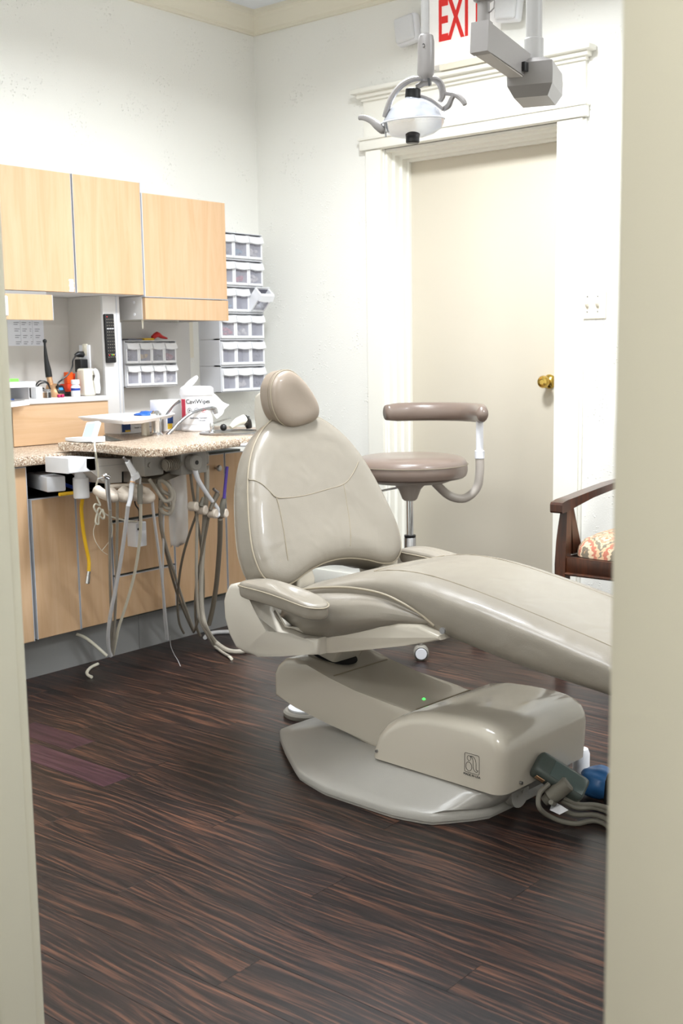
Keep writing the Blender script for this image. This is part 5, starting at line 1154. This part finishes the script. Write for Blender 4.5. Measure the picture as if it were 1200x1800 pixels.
single('black_adapter', B().box((.13, cl[1]-.095, SZ), (.17, cl[1]-.045, SZ+.04), .005).tube([(.16, cl[1]-.09, SZ+.03), (.18, cl[1]-.075, SZ+.055), (.19, cl[1]-.05, SZ+.058), (.185, cl[1]-.03, SZ+.03)], .003, 6, sub=5).tube([(.15, cl[1]-.085, SZ+.035), (.17, cl[1]-.07, SZ+.066), (.18, cl[1]-.04, SZ+.06), (.18, cl[1]-.03, SZ+.04)], .003, 6, sub=5), 'blackp', 'black adapter with looped leads left of the curing light', 'adapter')
q = (0.14, -1.3021, 1.0163)
t = thing('red_holder', 'orange-red plastic holder with black base behind the pill bottle', 'holder', (.14, q[1], SZ))
obj('holder_base', B().box((.12, q[1]-.03, SZ), (.17, q[1]+.032, SZ+.018), .003), 'blackp', t)
obj('holder_box', B().box((.118, q[1]-.032, SZ+.018), (.172, q[1]+.034, SZ+.05), .003), 'orangered', t)
single('orange_marker_block', B().box((.13, q[1]-.018, SZ+.0505), (.155, q[1]+.012, SZ+.098), .003).box((.155, q[1]-.012, SZ+.06), (.1565, q[1]+.004, SZ+.09)), 'orange', 'upright bright orange block standing in the red holder', 'block')
single('red_marker', B().cyl((.14, q[1]+.024, SZ+.0505), (.141, q[1]+.026, SZ+.092), .006), 'orangered', 'dark red marker standing at the right of the orange block', 'marker')
q = (0.22, -1.3316, 1.0182)
t = thing('pill_bottle', 'small white bottle with blue chevron label on the niche shelf', 'bottle', (.22, q[1], SZ))
obj('bottle', B().lathe([(.017, SZ), (.0185, SZ+.004), (.0185, SZ+.04), (.013, SZ+.048), (.013, SZ+.05)], (.22, q[1], 0), seg=24), 'white', t)
obj('cap', B().lathe([(.0165, SZ+.05), (.017, SZ+.052), (.017, SZ+.066), (.015, SZ+.068), (0, SZ+.068)], (.22, q[1], 0), seg=24), 'white', t)
obj('label', B().lathe([(.0188, SZ+.024), (.0188, SZ+.034)], (.22, q[1], 0), seg=24), 'blue', t)
q = (0.2, -1.2558, 1.0153)
t = thing('ivory_dispenser', 'tall ivory round-edged dispenser at the right end of the niche shelf', 'dispenser', (.2, q[1], SZ))
obj('case', B().box((.17, q[1]-.031, SZ), (.225, q[1]+.028, SZ+.112), .010, 4), 'ivory', t)
obj('grip_slot', B().box((.2249, q[1]+.008, SZ+.062), (.2258, q[1]+.019, SZ+.085), .0003, 1), 'plugg', t)
q = (0.235, -1.2307, 1.0148)
single('white_handset', B().tube([(.23, q[1]+.004, SZ+.010), (.232, q[1]+.002, SZ+.03), (.236, q[1]-.004, SZ+.06), (.236, q[1]+.000, SZ+.08), (.234, q[1]-.006, SZ+.10), (.232, q[1]-.014, SZ+.107)], [.009, .0125, .0125, .010, .0105, .006], 12, sub=4, flat=(1, 1)), 'white', 'white curved handset leaning beside the ivory dispenser', 'handset')
q = (0.22, -1.4737, 1.0120)
t = thing('glass_jar', 'small clear glass jar on the niche shelf left of the curing light', 'jar', (.22, q[1], SZ))
obj('jar', B().lathe([(.017, SZ), (.018, SZ+.003), (.018, SZ+.022), (.015, SZ+.026)], (.22, q[1], 0), seg=20), 'glassc', t)
obj('lid', B().lathe([(.0165, SZ+.026), (.017, SZ+.034), (0, SZ+.035)], (.22, q[1], 0), seg=20), 'steel', t)
q = (0.24, -1.5280, 1.0209)
single('small_white_box', B().box((.21, q[1]-.012, SZ), (.245, q[1]+.018, SZ+.045), .001).box((.2452, q[1]-.004, SZ+.022), (.2455, q[1]+.008, SZ+.032)), 'paper', 'small white printed box left of the glass jar', 'box')
q = (0.245, -1.4326, 1.0017)
single('magenta_ring', B().cyl((.25, q[1]-.010, SZ+.0065), (.25, q[1]+.000, SZ+.0065), .0065, seg=14, bev=.001), 'magenta', 'left one of two small magenta beads before the curing light', 'bead', 'magenta beads')
single('magenta_ring', B().cyl((.25, q[1]+.006, SZ+.0065), (.25, q[1]+.018, SZ+.0065), .0065, seg=14, bev=.001), 'magenta', 'right one of two small magenta beads before the curing light', 'bead', 'magenta beads')
t = thing('letter_tray', 'white two-tier tray at the left end of the niche shelf', 'tray', (.3, -1.72, 1.0))
y1 = (0.34, -1.6104, 1.0616)[1]; y2 = (0.36, -1.6548, 0.9882)[1]
obj('upper_tier', B().box((.08, -1.95, 1.050), (.34, y1, 1.055)).box((.335, -1.95, 1.050), (.342, y1, 1.072), .001), 'white', t)
obj('tier_side', B().box((.08, y1-.003, 1.003), (.30, y1, 1.072), .001), 'whiteg', t)
obj('lower_tier', B().prism([(-1.95, .965), (y2, .985), (y2, 1.003), (-1.95, .984)], 'x', .352, .360).prism([(-1.95, .965), (y2, .985), (y2, .989), (-1.95, .969)], 'x', .27, .352), 'white', t, smooth=False)
single('blue_pad', B().box((.27, -1.80, 1.0035), (.33, -1.70, 1.009), .001), 'inkb', 'blue booklet lying on the lower tier of the tray', 'booklet')
single('green_card', B().box((.20, -1.78, 1.0555), (.30, y1-.045, 1.083), .001), 'green', 'bright green card standing in the upper tier of the tray', 'card')
t = thing('remote_control', 'black television remote hanging on the light grey post', 'remote control', (.252, -1.178, 1.235))
RM = frame((.2535, -1.178, 1.235), (0, 1, .02), (0, -.02, 1))
obj('case', tb(B().box((-.024, -.100, 0), (.024, .100, .014), .004, 2), RM), 'blackp', t)
b1, b2 = B(), B()
for r_ in range(13):
    for c_ in range(4):
        if r_ in (3,): continue
        b1.box((-.0165+.0105*c_, .078-.0128*r_-.0015, .014), (-.0165+.0105*c_+.0032, .078-.0128*r_+.0010, .0146))
obj('keys', tb(b1, RM), 'hoseg', t, kind='stuff', smooth=False)
for c_ in range(3): b2.box((-.017+.0125*c_, .038, .014), (-.017+.0125*c_+.009, .0415, .0156))
obj('wide_keys', tb(b2, RM), 'white', t, smooth=False)
for (x_, y_, m_) in ((-.014, .088, 'redstuff'), (-.012, -.068, 'redstuff'), (.002, -.067, 'green'), (.011, -.067, 'yellowstuff'), (.0185, -.066, 'blue')):
    obj('coloured_key', tb(B().box((x_-.0025, y_-.002, .014), (x_+.0025, y_+.002, .0156)), RM), m_, t, smooth=False)
single('hook_tag', B().cyl((.285, -1.02, 1.305), (.285, -1.02, 1.275), .004, .002).box((.28, -1.024, 1.305), (.29, -1.016, 1.313), .001), 'ivory', 'tiny ivory tag hanging under the lower wall cabinet valance', 'tag')

# ---------------------------------------------------------------- ceiling mounted dental light
LY = -1.6
t = thing('dental_light', 'grey ceiling-mounted dental operating light with curved yoke and side handles', 'dental light', (2.49, -1.62, 2.79))
obj('ceiling_post', B().cyl((2.49, -1.6, 1.93), (2.49, -1.6, 2.789), .0205, seg=24).cyl((2.49, -1.6, 1.865), (2.49, -1.6, 1.94), .0245, seg=24, bev=.002).lathe([(.07, 2.788), (.07, 2.77), (.03, 2.75)], (2.49, -1.6, 0)), 'lampw', t)
pb = [(2.4446, -1.6200, 1.8334), (2.5702, -1.6200, 1.8141)]
b = B()
def rect(cx_, cy_, hx, hy, z_, rot=.35):
    c_, s_ = math.cos(rot), math.sin(rot); return [(cx_+a*hx*c_-d_*hy*s_, cy_+a*hx*s_+d_*hy*c_, z_) for a, d_ in ((-1, -1), (1, -1), (1, 1), (-1, 1))]
b.loft([rect(2.495, -1.60, .042, .062, 1.786), rect(2.495, -1.60, .056, .080, 1.812), rect(2.495, -1.60, .057, .081, 1.842), rect(2.495, -1.60, .055, .079, 1.866), rect(2.495, -1.60, .030, .05, 1.882)])
pbx = obj('pivot_box', b, 'lampg', t, angle=15)
obj('rocker_switch', B().box((2.4975, -1.694, 1.842), (2.520, -1.676, 1.864), .001), 'blackp', pbx)
P0 = Vector((2.485, -1.645, 1.862)); P1 = Vector((2.5144, -1.8911, 1.8850))
dv = (P1-P0).normalized(); sd = Vector((-dv.y, dv.x, 0)).normalized(); uz = dv.cross(sd); uz = -uz if uz.z < 0 else uz
b = B()
rg = []
for f_, w_, h_ in ((0, .020, .031), (.9, .021, .033), (.91, .0225, .035), (1.0, .0225, .035)):
    c_ = P0.lerp(P1, f_); rg.append([c_+sd*w_*a+uz*h_*d_ for a, d_ in ((-1, -1), (1, -1), (1, 1), (-1, 1))])
obj('arm', b.loft(rg), 'lampg', t, angle=15)
obj('arm_cover_strip', B().loft([[P0.lerp(P1, f_)+sd*w_+uz*(-.0345) for w_ in (-.017, .017)]+[P0.lerp(P1, f_)+sd*w_+uz*(-.031) for w_ in (.017, -.017)] for f_ in (.05, .9)]), 'greylamd', t, smooth=False)
K = P1 + uz*.035 - dv*.02
obj('knuckle', B().cyl(K, (K.x, K.y, K.z+.05), .015, seg=18).lathe([(.012, .045), (.024, .052), (.028, .075), (.028, .13), (.02, .145)], (K.x, K.y, K.z), seg=24).tube([(K.x, K.y, K.z+.02), (K.x+.028, K.y, K.z+.03), (K.x+.026, K.y, K.z+.07)], .002, 6, sub=3), 'lampg', t)
LT = Vector((2.155, LY, 2.30))
obj('spring_arm', B().tube([(K.x, K.y, K.z+.13), (K.x, K.y, 2.30), LT+(Vector((K.x, K.y, 2.30))-LT)*.1, LT], .022, 12), 'lampw', t)
obj('drop_tube', B().cyl((2.155, LY, 2.0), (2.155, LY, 2.31), .0115, seg=18), 'lampw', t)
obj('balance_joint', B().loft([[(2.157+w_*math.cos(q)+ox, LY+.02*math.sin(q)*w_/.022, z_) for q in [2*PI*i/24 for i in range(24)]] for w_, z_, ox in ((.012, 2.012, -.002), (.020, 2.006, 0), (.0235, 1.99, 0), (.0235, 1.94, 0), (.024, 1.91, -.001), (.019, 1.895, -.003), (.010, 1.888, -.004))]).cyl((2.165, LY-.022, 1.975), (2.165, LY-.0245, 1.975), .003), 'lampg', t)
obj('joint_screw', B().cyl((2.165, LY-.0215, 1.978), (2.165, LY-.024, 1.978), .0028, seg=10).cyl((2.172, LY-.01, 1.892), (2.176, LY-.012, 1.872), .003, seg=8), 'blackp', t)
yk = obj('yoke', B().tube([(2.1478, -1.6100, 1.8954), (2.1281, -1.6300, 1.8922), (2.1026, -1.6450, 1.8759), (2.0809, -1.6550, 1.8478), (2.0668, -1.6600, 1.8147), (2.0607, -1.6600, 1.7991)], [.008, .010, .0105, .0102, .0095, .009], 10, sub=4, flat=(1.25, .8)), 'lampg', t)
obj('yoke', B().tube([(2.1487, -1.5900, 1.8941), (2.1574, -1.5700, 1.9006), (2.1642, -1.5500, 1.8939), (2.1686, -1.5400, 1.8753), (2.1686, -1.5400, 1.8558), (2.1644, -1.5450, 1.8436)], [.008, .0095, .010, .010, .009, .007], 10, sub=4, flat=(1.25, .8)), 'lampg', t)
obj('inner_bracket', B().tube([(2.0648, -1.6500, 1.7909), (2.0731, -1.6400, 1.8123), (2.0817, -1.6200, 1.8351), (2.0943, -1.6000, 1.8483), (2.1237, -1.5900, 1.8561), (2.1476, -1.5700, 1.8467), (2.1618, -1.5550, 1.8334), (2.1772, -1.5500, 1.8199)], .006, 8, sub=4, flat=(1.3, .8)).tube([(2.1272, -1.6000, 1.8794), (2.1501, -1.6000, 1.8848), (2.1676, -1.5900, 1.8853)], .008, 10), 'lampg', t)
hc_ = Vector((2.1112, -1.6000, 1.7917))
AX = Vector((.03, -.10, 1)).normalized()
hdm = frame(hc_, Vector((1, .15, .02)), Vector((-.15, 1, .08)))
def dome(prof, sx_=1.0, sy_=.95):
    b = B().lathe(prof, (0, 0, 0), (0, 0, 1), 40, sx_, sy_); return tb(b, hdm)
obj('reflector', dome([(.084, -.004), (.082, .004), (.073, .022), (.056, .040), (.034, .053), (.018, .058), (.016, .062)]), 'reflector', t)
obj('shield', dome([(.086, .002), (.0875, -.004), (.087, -.012), (.078, -.026), (.058, -.038), (.03, -.045), (.012, -.047)]), 'lampglass', t)
obj('shield_rim', tb(B().tube([(.0885*math.cos(a), .084*math.sin(a), -.002) for a in [2*PI*i/40 for i in range(40)]], .0022, 6, closed=True), hdm), 'whiteg', t)
obj('top_cap', B().cyl((2.1117, -1.6000, 1.8503), (2.1138, -1.6000, 1.8755), .0215, .021, 24, bev=.002).cyl((2.1116, -1.6000, 1.8428), (2.1117, -1.6000, 1.8518), .017), 'blackp', t)
obj('bulb_cap', B().cyl((2.1108, -1.6000, 1.7312), (2.1111, -1.6000, 1.7675), .019, .019, 24, bev=.003), 'blackp', t)
obj('handle', B().tube([(1.9711, -1.6600, 1.8098), (1.9893, -1.6600, 1.8073), (2.0132, -1.6600, 1.7965), (2.0329, -1.6600, 1.7817), (2.0487, -1.6550, 1.7682), (2.0586, -1.6500, 1.7706)], [.0065, .0075, .009, .012, .012, .009], 10, sub=4, flat=(.8, 1)), 'lampg', t)
obj('handle', B().tube([(2.1723, -1.5400, 1.8221), (2.1893, -1.5400, 1.8287), (2.1987, -1.5400, 1.8439), (2.2061, -1.5400, 1.8532)], [.007, .008, .007, .006], 8, sub=4).tube([(2.1761, -1.5400, 1.8637), (2.2024, -1.5400, 1.8583), (2.2229, -1.5400, 1.8478), (2.2377, -1.5400, 1.8337), (2.2432, -1.5400, 1.8240)], [.006, .0065, .0075, .0075, .006], 10, sub=4), 'lampg', t)
obj('handle_pivot', B().cyl((2.0664, -1.6600, 1.7848), (2.0681, -1.6600, 1.7590), .0065).cyl((2.0622, -1.6600, 1.7598), (2.0640, -1.6600, 1.7460), .0025), 'steel', t)
